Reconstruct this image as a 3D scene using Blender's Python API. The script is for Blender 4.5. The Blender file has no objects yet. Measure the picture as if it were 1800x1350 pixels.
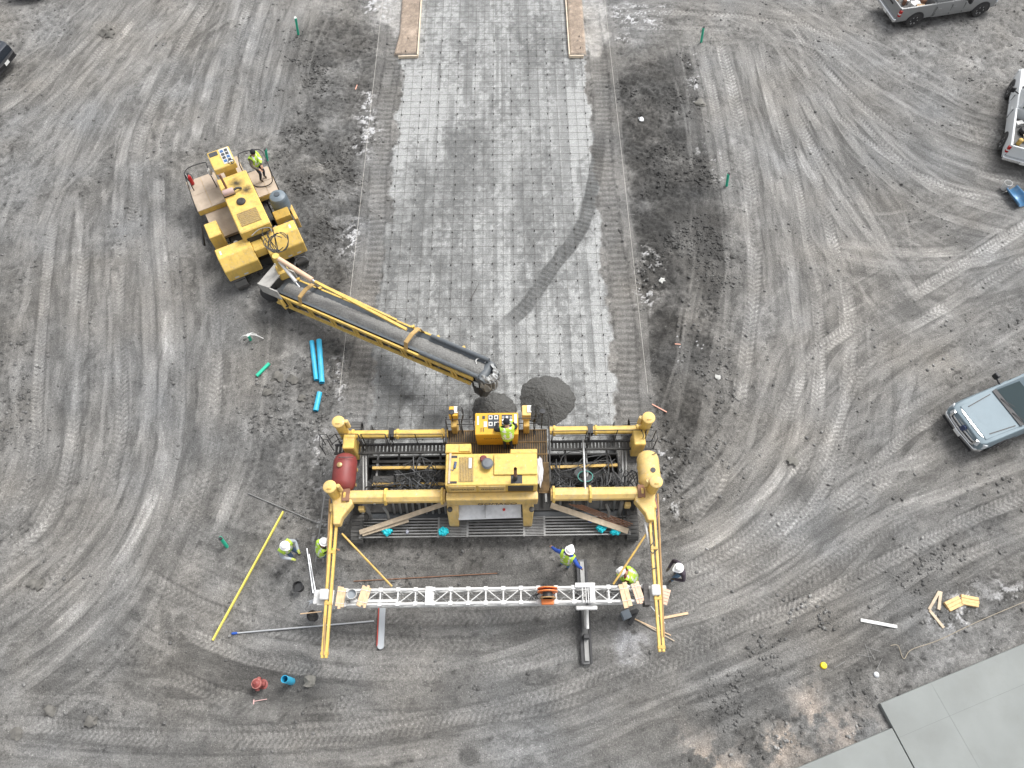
import bpy, bmesh, math, random
import numpy as np
from mathutils import Vector, Matrix
random.seed(7)
SC = bpy.context.scene
COL = SC.collection
# ------------------------------------------------------------------ camera
FPX, HC = 1248.0, 25.4
PT, RL = math.radians(63), math.radians(.75)
_F = Vector((0, math.cos(PT), -math.sin(PT))); _U0 = Vector((0, math.sin(PT), math.cos(PT))); _R0 = Vector((1, 0, 0))
_R = math.cos(RL)*_R0 - math.sin(RL)*_U0
_U = math.sin(RL)*_R0 + math.cos(RL)*_U0
cd = bpy.data.cameras.new('camera'); cam = bpy.data.objects.new('camera', cd); COL.objects.link(cam)
M = Matrix((_R, _U, -_F)).transposed().to_4x4(); M.translation = (0, 0, HC)
cam.matrix_world = M
cd.sensor_fit = 'HORIZONTAL'; cd.sensor_width = 36; cd.lens = 36*FPX/1800
cd.clip_start = .1; cd.clip_end = 3000
SC.camera = cam
def at(px, py, z=0.0):
    "photo pixel + known height -> world point"
    d = _F + _R*((px-900)/FPX) - _U*((py-675)/FPX)
    t = (z-HC)/d.z
    return Vector((d.x*t, d.y*t, z))
# ------------------------------------------------------------------ sky, sun, exposure
w = bpy.data.worlds.new('World'); SC.world = w; w.use_nodes = True
nt = w.node_tree; bg = nt.nodes['Background']
sky = nt.nodes.new('ShaderNodeTexSky'); sky.sky_type = 'NISHITA'; sky.sun_disc = False
SUN_EL, SUN_AZ = 56, 48      # azimuth clockwise from +Y
sky.sun_elevation = math.radians(SUN_EL); sky.sun_rotation = math.radians(SUN_AZ)
sky.dust_density = 4.0; sky.ozone_density = .6; sky.air_density = 1.0
hs = nt.nodes.new('ShaderNodeHueSaturation'); hs.inputs['Saturation'].default_value = .16
nt.links.new(sky.outputs[0], hs.inputs['Color']); nt.links.new(hs.outputs[0], bg.inputs[0])
bg.inputs[1].default_value = .15
sd = bpy.data.lights.new('sun', 'SUN'); so = bpy.data.objects.new('sun', sd); COL.objects.link(so)
sd.energy = 1.5; sd.angle = math.radians(20); sd.color = (1, .985, .96)
e, a = math.radians(SUN_EL), math.radians(SUN_AZ)
so.rotation_euler = Vector((math.sin(a)*math.cos(e), math.cos(a)*math.cos(e), math.sin(e))).to_track_quat('Z', 'Y').to_euler()
so.location = (0, 0, 60)
SC.view_settings.view_transform = 'Standard'; SC.view_settings.look = 'None'
SC.view_settings.gamma = 1; SC.view_settings.exposure = .88
SC.cycles.max_bounces = 6; SC.cycles.diffuse_bounces = 3; SC.cycles.use_denoising = True
# ------------------------------------------------------------------ materials
MATS = {}
def mat(name, col, rough=.6, metal=0., var=.12, scale=3., dirt=0., dirtcol=(.13, .12, .11), bump=0., bscale=30., spec=.4, coat=0., dscale=1.6, splat=0., streak=0.):
    "principled paint/plastic/metal with tone variation and blotchy site dust"
    if name in MATS: return MATS[name]
    m = bpy.data.materials.new(name); m.use_nodes = True; n = m.node_tree; b = n.nodes['Principled BSDF']
    b.inputs['Roughness'].default_value = rough; b.inputs['Metallic'].default_value = metal
    b.inputs['Specular IOR Level'].default_value = spec
    if coat: b.inputs['Coat Weight'].default_value = coat; b.inputs['Coat Roughness'].default_value = .08
    tc = n.nodes.new('ShaderNodeTexCoord'); geo = n.nodes.new('ShaderNodeNewGeometry')
    no = n.nodes.new('ShaderNodeTexNoise'); no.inputs['Scale'].default_value = scale; no.inputs['Detail'].default_value = 6
    n.links.new(geo.outputs['Position'], no.inputs['Vector'])
    mr = n.nodes.new('ShaderNodeMapRange'); mr.inputs[1].default_value = .25; mr.inputs[2].default_value = .75
    mr.inputs[3].default_value = 1-var; mr.inputs[4].default_value = 1+var
    n.links.new(no.outputs[0], mr.inputs[0])
    mx = n.nodes.new('ShaderNodeMix'); mx.data_type = 'RGBA'; mx.blend_type = 'MULTIPLY'; mx.inputs[0].default_value = 1
    mx.inputs[6].default_value = (*col, 1); n.links.new(mr.outputs[0], mx.inputs[7])
    out = mx.outputs[2]
    if dirt:
        n2 = n.nodes.new('ShaderNodeTexNoise'); n2.inputs['Scale'].default_value = dscale; n2.inputs['Detail'].default_value = 8; n2.inputs['Roughness'].default_value = .72
        n.links.new(geo.outputs['Position'], n2.inputs['Vector'])
        m2 = n.nodes.new('ShaderNodeMapRange'); m2.inputs[1].default_value = .46; m2.inputs[2].default_value = .78
        m2.inputs[3].default_value = dirt*.12; m2.inputs[4].default_value = dirt
        n.links.new(n2.outputs[0], m2.inputs[0])
        m3 = n.nodes.new('ShaderNodeMix'); m3.data_type = 'RGBA'; n.links.new(m2.outputs[0], m3.inputs[0])
        n.links.new(out, m3.inputs[6]); m3.inputs[7].default_value = (*dirtcol, 1); out = m3.outputs[2]
    def layer(out, sc, lo, hi, amt, colr, vec=(1, 1, 1)):
        mp = n.nodes.new('ShaderNodeVectorMath'); mp.operation = 'MULTIPLY'; mp.inputs[1].default_value = vec; n.links.new(geo.outputs['Position'], mp.inputs[0])
        q = n.nodes.new('ShaderNodeTexNoise'); q.inputs['Scale'].default_value = sc; q.inputs['Detail'].default_value = 5; q.inputs['Roughness'].default_value = .65; n.links.new(mp.outputs[0], q.inputs['Vector'])
        r = n.nodes.new('ShaderNodeMapRange'); r.inputs[1].default_value = lo; r.inputs[2].default_value = hi; r.inputs[3].default_value = 0; r.inputs[4].default_value = amt; n.links.new(q.outputs[0], r.inputs[0])
        x = n.nodes.new('ShaderNodeMix'); x.data_type = 'RGBA'; n.links.new(r.outputs[0], x.inputs[0]); n.links.new(out, x.inputs[6]); x.inputs[7].default_value = (*colr, 1); return x.outputs[2]
    if streak: out = layer(out, 5.5, .5, .72, streak, (.13, .095, .06), (1, 1, .12))
    if splat: out = layer(out, 11, .60, .66, splat, (.40, .385, .36)); out = layer(out, 3.2, .56, .74, splat*.55, (.42, .39, .33))
    n.links.new(out, b.inputs['Base Color'])
    if bump:
        n4 = n.nodes.new('ShaderNodeTexNoise'); n4.inputs['Scale'].default_value = bscale; n4.inputs['Detail'].default_value = 4
        n.links.new(geo.outputs['Position'], n4.inputs['Vector'])
        bp = n.nodes.new('ShaderNodeBump'); bp.inputs['Strength'].default_value = 1; bp.inputs['Distance'].default_value = bump
        n.links.new(n4.outputs[0], bp.inputs['Height']); n.links.new(bp.outputs[0], b.inputs['Normal'])
    MATS[name] = m; return m
YEL = mat('yellow_paint', (.62, .42, .10), .5, var=.12, dirt=.34, dirtcol=(.33, .25, .13), splat=.42, streak=.4)
YEL2 = mat('worn_yellow_paint', (.56, .36, .085), .6, var=.16, dirt=.6, dirtcol=(.28, .22, .14), splat=.5, streak=.5)
YELP = mat('dusty_yellow_paint', (.62, .43, .14), .6, var=.12, dirt=.5, dirtcol=(.50, .41, .30), splat=.6, streak=.35)
WHT = mat('white_paint', (.56, .56, .55), .5, var=.05, dirt=.3, dirtcol=(.36, .34, .31), splat=.3, streak=.3)
WHTD = mat('dirty_white_paint', (.46, .46, .45), .6, var=.08, dirt=.5, dirtcol=(.34, .32, .29))
BLK = mat('black_paint', (.022, .022, .024), .5, var=.2, dirt=.35, dirtcol=(.09, .088, .085))
RUB = mat('black_rubber', (.028, .028, .030), .75, var=.2, dirt=.5, dirtcol=(.10, .097, .09))
HOSE = mat('hydraulic_hose', (.04, .041, .043), .45, var=.4, dirt=.45, dirtcol=(.12, .12, .117))
STL = mat('dull_steel', (.24, .24, .235), .5, metal=.4, var=.2, dirt=.5, dirtcol=(.12, .11, .10))
STLD = mat('grimy_steel', (.045, .044, .042), .65, metal=.2, var=.3, dirt=.55, dirtcol=(.085, .082, .078))
SILV = mat('bright_aluminium', (.55, .56, .57), .35, metal=.7, var=.08)
RUST = mat('rusty_steel', (.22, .115, .07), .85, var=.3, dirt=.5, dirtcol=(.13, .08, .06))
WOOD = mat('pale_lumber', (.60, .43, .27), .8, var=.2, scale=9, dirt=.25, dirtcol=(.36, .25, .16))
WOODG = mat('weathered_lumber', (.46, .38, .28), .85, var=.2, scale=6, dirt=.5, dirtcol=(.30, .24, .18))
RED = mat('oxide_red_paint', (.18, .03, .027), .5, var=.18, dirt=.4, dirtcol=(.10, .06, .06))
HIVIS = mat('lime_vest_fabric', (.42, .64, .06), .8, var=.18, scale=9, dirt=.3, dirtcol=(.3, .34, .12), dscale=6)
REFL = mat('silver_tape', (.66, .66, .62), .5, var=.05)
CYAN = mat('cyan_plastic', (.02, .52, .60), .4, var=.25, scale=14)
BLUP = mat('blue_pvc', (.02, .38, .60), .45, var=.12, dirt=.35, dirtcol=(.30, .33, .35), dscale=5)
GRNP = mat('green_pvc', (.02, .43, .27), .45, var=.08, dirt=.12)
GLS = mat('tinted_glass', (.05, .075, .08), .06, var=.02, spec=.7)
ORG = mat('orange_plastic', (.72, .20, .05), .5, var=.12, dirt=.2)
# ------------------------------------------------------------------ mesh building
class MB:
    def __init__(s): s.v = []; s.f = []
    def add(s, vs, fs):
        o = len(s.v); s.v += [tuple(p) for p in vs]; s.f += [tuple(i+o for i in f) for f in fs]; return s
    def box(s, c, d, rz=0., R=None):
        hx, hy, hz = d[0]/2, d[1]/2, d[2]/2; c = Vector(c)
        R = R or (Matrix.Rotation(rz, 3, 'Z') if rz else None)
        vs = []
        for x, y, z in ((-1,-1,-1),(1,-1,-1),(1,1,-1),(-1,1,-1),(-1,-1,1),(1,-1,1),(1,1,1),(-1,1,1)):
            p = Vector((x*hx, y*hy, z*hz))
            vs.append(c + (R @ p if R else p))
        return s.add(vs, [(3,2,1,0),(4,5,6,7),(0,1,5,4),(1,2,6,5),(2,3,7,6),(3,0,4,7)])
    def bb(s, x0, x1, y0, y1, z0, z1):
        return s.box(((x0+x1)/2, (y0+y1)/2, (z0+z1)/2), (abs(x1-x0), abs(y1-y0), abs(z1-z0)))
    def prism(s, poly, z0, z1):
        n = len(poly); a = sum(poly[i][0]*poly[(i+1)%n][1]-poly[(i+1)%n][0]*poly[i][1] for i in range(n))
        if a < 0: poly = poly[::-1]
        vs = [(p[0], p[1], z0) for p in poly]+[(p[0], p[1], z1) for p in poly]
        return s.add(vs, [tuple(range(n-1, -1, -1)), tuple(range(n, 2*n))]+[(i, (i+1)%n, (i+1)%n+n, i+n) for i in range(n)])
    def extrude(s, prof, p0, ax, up, length):
        "profile (a,b) in plane (ax,up) swept along ax x up"
        ax = Vector(ax).normalized(); up = Vector(up).normalized(); d = ax.cross(up)*length; p0 = Vector(p0); n = len(prof)
        vs = [p0+ax*a+up*b for a, b in prof]; vs += [p+d for p in vs]
        return s.add(vs, [tuple(range(n-1, -1, -1)), tuple(range(n, 2*n))]+[(i, (i+1)%n, (i+1)%n+n, i+n) for i in range(n)])
    def ring(s, path, radii, seg=8, cap=True, up=None):
        path = [Vector(p) for p in path]; n = len(path); vs = []; fs = []
        prev = None
        for i, p in enumerate(path):
            t = (path[min(i+1, n-1)]-path[max(i-1, 0)]).normalized()
            if prev is None:
                a = Vector((0, 0, 1)) if abs(t.z) < .9 else Vector((1, 0, 0))
                u = t.cross(a).normalized()
            else:
                u = (prev-t*prev.dot(t)).normalized()
            prev = u; v = t.cross(u); r = radii[i] if hasattr(radii, '__len__') else radii
            for k in range(seg):
                an = 2*math.pi*k/seg; vs.append(p+u*(r*math.cos(an))+v*(r*math.sin(an)))
        for i in range(n-1):
            for k in range(seg):
                k2 = (k+1) % seg; fs.append((i*seg+k, i*seg+k2, (i+1)*seg+k2, (i+1)*seg+k))
        if cap: fs += [tuple(range(seg-1, -1, -1)), tuple((n-1)*seg+k for k in range(seg))]
        return s.add(vs, fs)
    def bar(s, p0, p1, r, seg=8): return s.ring([p0, p1], r, seg)
    def beam(s, p0, p1, w, h):
        p0 = Vector(p0); p1 = Vector(p1); t = (p1-p0).normalized()
        side = t.cross(Vector((0, 0, 1))); side = side.normalized() if side.length > 1e-4 else Vector((1, 0, 0)); up = side.cross(t)
        vs = [p+side*(a*w/2)+up*(b*h/2) for p in (p0, p1) for a, b in ((-1,-1),(1,-1),(1,1),(-1,1))]
        return s.add(vs, [(3,2,1,0),(4,5,6,7),(0,1,5,4),(1,2,6,5),(2,3,7,6),(3,0,4,7)])
    def lathe(s, c, prof, seg=20, axis=(0, 0, 1), cap=True):
        axis = Vector(axis).normalized(); a = Vector((1, 0, 0)) if abs(axis.x) < .9 else Vector((0, 1, 0))
        u = axis.cross(a).normalized(); v = axis.cross(u); c = Vector(c); vs = []; fs = []; n = len(prof)
        for r, h in prof:
            for k in range(seg):
                an = 2*math.pi*k/seg; vs.append(c+axis*h+u*(r*math.cos(an))+v*(r*math.sin(an)))
        for i in range(n-1):
            for k in range(seg):
                k2 = (k+1) % seg; fs.append((i*seg+k, i*seg+k2, (i+1)*seg+k2, (i+1)*seg+k))
        if cap: fs += [tuple(range(seg-1, -1, -1)), tuple((n-1)*seg+k for k in range(seg))]
        return s.add(vs, fs)
    def build(s, name, m, parent=None, smooth=False, bev=0., org=None, xf=None, segs=1):
        me = bpy.data.meshes.new(name)
        vs = s.v
        if org is not None: vs = [(p[0]-org[0], p[1]-org[1], p[2]-org[2]) for p in vs]
        if xf is not None: vs = [tuple(xf @ Vector(p)) for p in vs]
        me.from_pydata(vs, [], s.f); me.materials.append(m)
        bm = bmesh.new(); bm.from_mesh(me); bmesh.ops.recalc_face_normals(bm, faces=bm.faces); bm.to_mesh(me); bm.free()
        if smooth:
            me.shade_smooth(); me.set_sharp_from_angle(angle=math.radians(42))
        o = bpy.data.objects.new(name, me); COL.objects.link(o)
        if parent: o.parent = parent
        if bev:
            b = o.modifiers.new('bevel', 'BEVEL'); b.width = bev; b.segments = segs; b.limit_method = 'ANGLE'; b.angle_limit = math.radians(40)
        return o
def tag(o, label, cat, group=None, kind=None):
    if label: o['label'] = label
    if cat: o['category'] = cat
    if group: o['group'] = group
    if kind: o['kind'] = kind
    return o
def thing(name, label, cat, loc=(0, 0, 0), rz=0., group=None):
    o = bpy.data.objects.new(name, None); COL.objects.link(o); o.location = loc; o.rotation_euler = (0, 0, rz)
    o.empty_display_size = .3
    return tag(o, label, cat, group)
def solo(mb, name, m, label, cat, loc=None, group=None, **k):
    "one-mesh thing: origin moved to loc (mesh given in world coordinates)"
    if loc is None:
        xs = [p[0] for p in mb.v]; ys = [p[1] for p in mb.v]; zs = [p[2] for p in mb.v]
        loc = ((min(xs)+max(xs))/2, (min(ys)+max(ys))/2, min(zs))
    o = mb.build(name, m, org=loc, **k); o.location = loc
    return tag(o, label, cat, group)
def bez(pts, n=6):
    "Catmull-Rom through points"
    P = [Vector(p) for p in pts]; out = []
    for i in range(len(P)-1):
        a, b, c, d = P[max(i-1, 0)], P[i], P[i+1], P[min(i+2, len(P)-1)]
        for k in range(n):
            t = k/n; out.append(.5*((2*b)+(c-a)*t+(2*a-5*b+4*c-d)*t*t+(3*b-a-3*c+d)*t**3))
    out.append(P[-1]); return out
# ------------------------------------------------------------------ ground: one height-field sheet with tyre tracks
rng = np.random.default_rng(11)
def axis_coords(lo, hi, s0, s1, ext):
    c = [lo]
    while c[-1] < hi:
        t = (c[-1]-lo)/(hi-lo); c.append(c[-1]+s0+(s1-s0)*t)
    pre = []; d = .3; p = lo
    while p > -ext: p -= d; d *= 1.45; pre.append(p)
    post = []; d = .3; p = c[-1]
    while p < ext: p += d; d *= 1.45; post.append(p)
    return np.array(pre[::-1]+c+post)
GX = axis_coords(-30.5, 30.5, .052, .052, 600)
GY = axis_coords(-1.6, 38.5, .043, .062, 600)
NX, NY = len(GX), len(GY)
XX, YY = np.meshgrid(GX, GY)
def vn(x, y, sc, seed):
    r = np.random.default_rng(seed); T = r.random((256, 256)).astype(np.float32)
    u = x/sc; v = y/sc; iu = np.floor(u).astype(np.int32); iv = np.floor(v).astype(np.int32)
    fu = (u-iu).astype(np.float32); fv = (v-iv).astype(np.float32); fu = fu*fu*(3-2*fu); fv = fv*fv*(3-2*fv)
    a = T[iv & 255, iu & 255]; b = T[iv & 255, (iu+1) & 255]; c = T[(iv+1) & 255, iu & 255]; d = T[(iv+1) & 255, (iu+1) & 255]
    return (a+(b-a)*fu)*(1-fv)+(c+(d-c)*fu)*fv
def fbm(x, y, sc, seed, oc=4, g=.5):
    o = 0; am = 1; tot = 0
    for i in range(oc):
        o = o+am*vn(x, y, sc/2**i, seed+i*17); tot += am; am *= g
    return o/tot
def sst(a, b, x):
    t = np.clip((x-a)/(b-a), 0, 1); return t*t*(3-2*t)
WX = XX+(fbm(XX, YY, .9, 1, 4)-.5)*1.1; WY = YY+(fbm(XX, YY, .9, 40, 4)-.5)*1.1
WX2 = XX+(fbm(XX, YY, 2.5, 5, 5, .6)-.5)*3.0; WY2 = YY+(fbm(XX, YY, 2.5, 50, 5, .6)-.5)*3.0
def pixpoly(pts): return [tuple(at(*p)[:2]) for p in pts]
def sdist(poly, X, Y):
    "signed distance, negative inside"
    d2 = np.full(X.shape, 1e9, np.float32); ins = np.zeros(X.shape, bool); n = len(poly)
    for i in range(n):
        ax, ay = poly[i]; bx, by = poly[(i+1) % n]; ex, ey = bx-ax, by-ay
        t = np.clip(((X-ax)*ex+(Y-ay)*ey)/(ex*ex+ey*ey), 0, 1)
        d2 = np.minimum(d2, (X-ax-t*ex)**2+(Y-ay-t*ey)**2)
        c = ((ay > Y) != (by > Y)) & (X < ex*(Y-ay)/(by-ay+1e-12)+ax); ins ^= c
    d = np.sqrt(d2); return np.where(ins, -d, d)
def region(pts, soft=.5, warp=1, world=False):
    "soft mask (0..1) of a polygon given in photo pixels on the ground"
    poly = pts if world else pixpoly(pts)
    xs = [p[0] for p in poly]; ys = [p[1] for p in poly]; mg = soft+2
    j0, j1 = np.searchsorted(GX, [min(xs)-mg, max(xs)+mg]); i0, i1 = np.searchsorted(GY, [min(ys)-mg, max(ys)+mg])
    A, B = ((XX, YY), (WX, WY), (WX2, WY2))[warp]
    out = np.zeros(XX.shape, np.float32)
    out[i0:i1, j0:j1] = sst(soft, -soft, sdist(poly, A[i0:i1, j0:j1], B[i0:i1, j0:j1]))
    return out
n_big = fbm(XX, YY, 6, 101, 4); n_mid = fbm(XX, YY, 1.3, 140, 4, .6); n_fin = fbm(XX, YY, .32, 180, 3, .6)
n_grit = fbm(XX, YY, .13, 200, 2, .7); n_bil = np.abs(fbm(XX, YY, .55, 230, 4, .6)-.5)*2
n_cr = fbm(XX, YY, .20, 260, 3, .75); n_pat = sst(.44, .60, fbm(WX, WY, .8, 280, 5, .68))
ALB = .150*(1+.40*(n_big-.5)+.55*(n_mid-.5)+.60*(n_fin-.5)+.75*(n_grit-.5))*(.80+.36*n_pat)*(1-.55*sst(.36, .22, n_cr))
HGT = .10*(n_big-.5)+.08*(n_mid-.5)+.045*(n_fin-.5)+.03*(n_grit-.5)+.02*n_pat-.03*sst(.36, .22, n_cr)
TINT = np.zeros(XX.shape, np.float32)       # 0 neutral mud, 1 sand
def tone(mask, val, k=1.): # move albedo towards val keeping the local grain
    global ALB
    grain = ALB/(.150*(1+.40*(n_big-.5)))
    ALB = ALB*(1-mask*k)+mask*k*val*grain
R_dark = region([(1062,95),(1090,132),(1180,92),(1222,92),(1232,180),(1258,300),(1285,400),(1296,520),(1306,600),(1288,720),(1262,820),(1215,910),(1172,950),(1162,870),(1158,740),(1150,690),(1125,500),(1105,340)], .35, 1)
R_darkL = region([(490,70),(560,20),(650,45),(692,110),(700,150),(660,260),(640,350),(622,430),(600,540),(545,500),(520,420),(498,320),(478,230),(482,130)], .45, 1)
R_lowL = region([(612,540),(596,720),(562,850),(556,940),(470,930),(395,850),(430,740),(480,660),(540,590)], .5, 2)
R_band = region([(1150,1190),(1300,1110),(1420,1050),(1560,990),(1690,900),(1800,850),(1800,1090),(1660,1140),(1530,1215),(1400,1190),(1300,1250),(1150,1270)], .6, 2)
R_hyd = region([(385,1185),(470,1160),(610,1160),(650,1215),(560,1260),(470,1262),(400,1235)], .4, 1)
R_back = region([(600,925),(1115,920),(1150,1080),(880,1090),(590,1085)], .5, 1)
R_cor = region([(1240,1340),(1160,1300),(1500,1180),(1560,1240),(1590,1290),(1430,1350),(1300,1400)], .5, 2)
R_left = region([(0,380),(60,430),(70,560),(40,700),(80,830),(60,960),(0,1000),(-60,700)], .6, 2)
R_mid = region([(1290,380),(1420,330),(1520,470),(1500,700),(1400,860),(1300,950),(1260,880),(1330,640)], .7, 2)
R_bot = region([(170,1150),(420,1240),(700,1250),(1150,1230),(1180,1310),(800,1345),(300,1345),(120,1260)], .8, 2)
tone(R_dark, .062+.05*sst(.45, .75, n_mid), .95); tone(R_darkL, .086+.07*sst(.5, .75, n_mid), .8)
tone(R_lowL, .088, .6); tone(R_band, .080, .75); tone(R_hyd, .062, .65); tone(R_back, .112, .5); tone(R_cor, .10, .5); tone(R_left, .10, .5)
rough = np.clip(R_dark+.9*R_darkL+.7*R_lowL+.9*R_band+.9*R_hyd+.5*R_cor+.6*R_left, 0, 1)
HGT += rough*(.075*(n_bil-.3)+.05*(n_fin-.5)+.05*(n_grit-.5))
ALB *= 1-.30*rough*sst(.5, .1, n_grit)
for pts, v, k in (([(225,110),(330,95),(350,200),(300,290),(210,290),(190,200)], .215, .7), ([(60,40),(110,40),(95,90),(50,80)], .2, .6), ([(1380,60),(1500,40),(1560,120),(1500,160),(1420,130)], .19, .5),
                  ([(480,640),(540,600),(570,650),(555,740),(500,800),(455,740)], .205, .8), ([(270,1030),(360,1050),(350,1110),(280,1100)], .2, .6), ([(1560,40),(1760,60),(1740,170),(1600,150)], .19, .5), ([(1640,1130),(1800,1050),(1800,1110),(1600,1200)], .2, .6)):
    tone(region(pts, .7, 2), v, k)
# --- tracks ---------------------------------------------------------
def resample(pts, step):
    P = bez([Vector((p[0], p[1], 0)) for p in pts], 12); out = [P[0]]; acc = 0
    for a, b in zip(P, P[1:]):
        L = (b-a).length
        while acc+L >= step:
            t = (step-acc)/L; a = a.lerp(b, t); out.append(a); L = (b-a).length; acc = 0
        acc += L
    return out
def track(pts, width=.5, depth=.035, lam=.21, tread=.016, val=.20, k=.55, style='chev', seed=0, off=0., world=False, pat=.25, edge=.3, streak=.5):
    global ALB, HGT
    pts = pts if world else [tuple(at(*p)[:2]) for p in pts]
    P = resample(pts, .35)
    if len(P) < 3: return
    if off:
        Q = []
        for i, p in enumerate(P):
            t = (P[min(i+1, len(P)-1)]-P[max(i-1, 0)]).normalized(); Q.append(p+Vector((-t.y, t.x, 0))*off)
        P = Q
    W = width/2; R = W*1.6
    xs = [p.x for p in P]; ys = [p.y for p in P]
    J0, J1 = np.searchsorted(GX, [min(xs)-R, max(xs)+R]); I0, I1 = np.searchsorted(GY, [min(ys)-R, max(ys)+R])
    if J1-J0 < 2 or I1-I0 < 2: return
    D = np.full((I1-I0, J1-J0), 99., np.float32); S = np.zeros_like(D); s0 = 0
    for a, b in zip(P, P[1:]):
        L = (b-a).length
        j0, j1 = np.searchsorted(GX, [min(a.x, b.x)-R, max(a.x, b.x)+R]); i0, i1 = np.searchsorted(GY, [min(a.y, b.y)-R, max(a.y, b.y)+R])
        if j1 > j0 and i1 > i0:
            ex, ey = (b.x-a.x)/L, (b.y-a.y)/L
            dx = GX[j0:j1][None, :]-a.x; dy = GY[i0:i1][:, None]-a.y
            s = np.clip(dx*ex+dy*ey, 0, L); d = np.hypot(dx-s*ex, dy-s*ey); sg = np.sign(ex*dy-ey*dx)
            sl = (slice(i0-I0, i1-I0), slice(j0-J0, j1-J0)); m = d < np.abs(D[sl])
            D[sl] = np.where(m, d*np.where(sg == 0, 1, sg), D[sl]); S[sl] = np.where(m, s0+s, S[sl])
        s0 += L
    sl = (slice(I0, I1), slice(J0, J1)); u = D/W; au = np.abs(u)
    x, y = XX[sl], YY[sl]
    wob = vn(x, y, .35, 300+seed)-.5
    m = sst(1.08, .88, au+.22*wob)*sst(0, 1.2, S)*sst(0, 1.2, s0-S)
    fade = sst(pat-.12, pat+.25, vn(x, y, 2.6, 400+seed)*.65+vn(x, y, .7, 500+seed)*.35)
    mf = m*fade
    if style == 'chev': ph = S/lam+au*.7+.5*(u > 0)+.5*(vn(x, y, .6, 650+seed)-.5)
    elif style == 'lug': ph = S/lam
    elif style == 'rib': ph = u*2.5
    else: ph = S/lam*0+.25
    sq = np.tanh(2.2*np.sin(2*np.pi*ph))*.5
    rim = np.exp(-((au-1.12)/.16)**2)*sst(0, 1.2, S)*sst(0, 1.2, s0-S)*fade
    HGT[sl] = HGT[sl]*(1-.55*mf)-depth*mf+tread*sq*mf+depth*.55*rim*(.5+vn(x, y, .3, 600+seed))
    g = .6+.4*ALB[sl]/.150
    tgt = val*(.72+.56*vn(x, y, .9, 700+seed))*g**.5*(1+streak*(vn(u*W*14, S*.9, 1., 850+seed)*.6+vn(u*W*30, S*1.6, 1., 870+seed)*.4-.5))
    if tread: tgt = tgt*(1+min(.55, tread*26)*sq)  # relief shading painted into the albedo: tread grooves darker, lugs lighter
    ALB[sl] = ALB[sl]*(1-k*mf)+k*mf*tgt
    ALB[sl] *= 1-edge*.5*rim*(.3+vn(x, y, .4, 800+seed))
LT = [ # left-hand passes
 [(492,10),(458,110),(442,200),(430,262)], [(472,-10),(435,110),(415,190),(400,260)], [(445,-10),(412,90),(396,180),(385,255)], [(375,-10),(330,60),(296,130),(250,235),(238,330),(236,420)],
 [(350,0),(268,55),(222,110),(165,180),(105,320),(62,420)], [(300,-10),(225,80),(160,150),(70,270),(0,330)], [(235,-10),(140,85),(62,165),(-20,225)], [(190,-10),(130,75),(62,150),(-20,205)],
 [(95,360),(88,420),(80,500),(72,600),(66,700),(66,770),(50,850),(10,930)], [(212,440),(208,520),(212,620),(214,740),(198,830),(160,930),(80,1030),(-20,1110)],
 [(290,380),(305,440),(314,560),(318,680),(312,770),(296,850),(270,940),(215,1050),(130,1140),(-20,1250)], [(405,510),(388,600),(378,700),(372,790),(340,880),(310,960)],
 [(160,330),(150,430),(140,560),(135,700),(120,820),(80,920),(-20,1000)], [(250,300),(252,420),(262,560),(262,720),(240,850),(190,960),(90,1070),(-20,1150)]]
RT = [ # right-hand passes
 [(1262,60),(1290,170),(1312,290),(1325,390),(1327,480),(1318,580),(1306,660),(1290,760),(1262,850),(1195,930)], [(1306,60),(1340,190),(1370,320),(1388,440),(1402,560),(1408,650),(1398,760),(1358,850),(1290,925),(1190,985)],
 [(1372,90),(1402,200),(1432,290),(1455,390),(1484,490),(1497,590),(1484,700),(1448,820),(1380,920),(1280,1005),(1130,1060)], [(1330,100),(1372,210),(1402,330),(1425,450),(1440,560),(1440,680),(1420,790),(1370,880),(1290,960),(1170,1020)],
 [(1440,150),(1500,250),(1580,330),(1660,378),(1830,425)], [(1378,25),(1460,130),(1560,222),(1680,290),(1830,325)], [(1480,175),(1560,260),(1650,325),(1830,372)], [(1420,240),(1470,330),(1545,430),(1640,505),(1710,545)],
 [(1830,380),(1700,460),(1600,520),(1500,572),(1420,640),(1370,760)], [(1830,440),(1690,525),(1585,580),(1522,640),(1480,720),(1440,820)], [(1830,800),(1680,860),(1560,905),(1400,1000),(1250,1072),(1090,1110)],
 [(1660,800),(1560,822),(1470,880),(1380,968),(1250,1040)], [(1080,25),(1200,22),(1330,32),(1450,60),(1560,130)], [(1400,150),(1470,280),(1530,380),(1580,470),(1640,560)], [(1830,640),(1700,700),(1600,760),(1500,850),(1400,940)], [(1830,860),(1700,915),(1560,985),(1420,1060),(1280,1110)],
 [(1460,420),(1560,440),(1680,440),(1830,410)], [(1350,0),(1440,60),(1560,150),(1700,220),(1830,250)]]
BT = [[(260,1170),(430,1235),(650,1262),(900,1250),(1120,1190),(1300,1095),(1480,980),(1640,880)], [(-20,1320),(200,1338),(430,1342),(700,1322),(960,1275),(1200,1180),(1400,1080)], [(240,1000),(380,1075),(600,1125),(900,1130),(1130,1090)],
      [(-20,1270),(160,1290),(380,1300),(640,1290),(900,1235),(1100,1150)]]
sd_ = 0
rr = random.Random(5)
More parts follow.
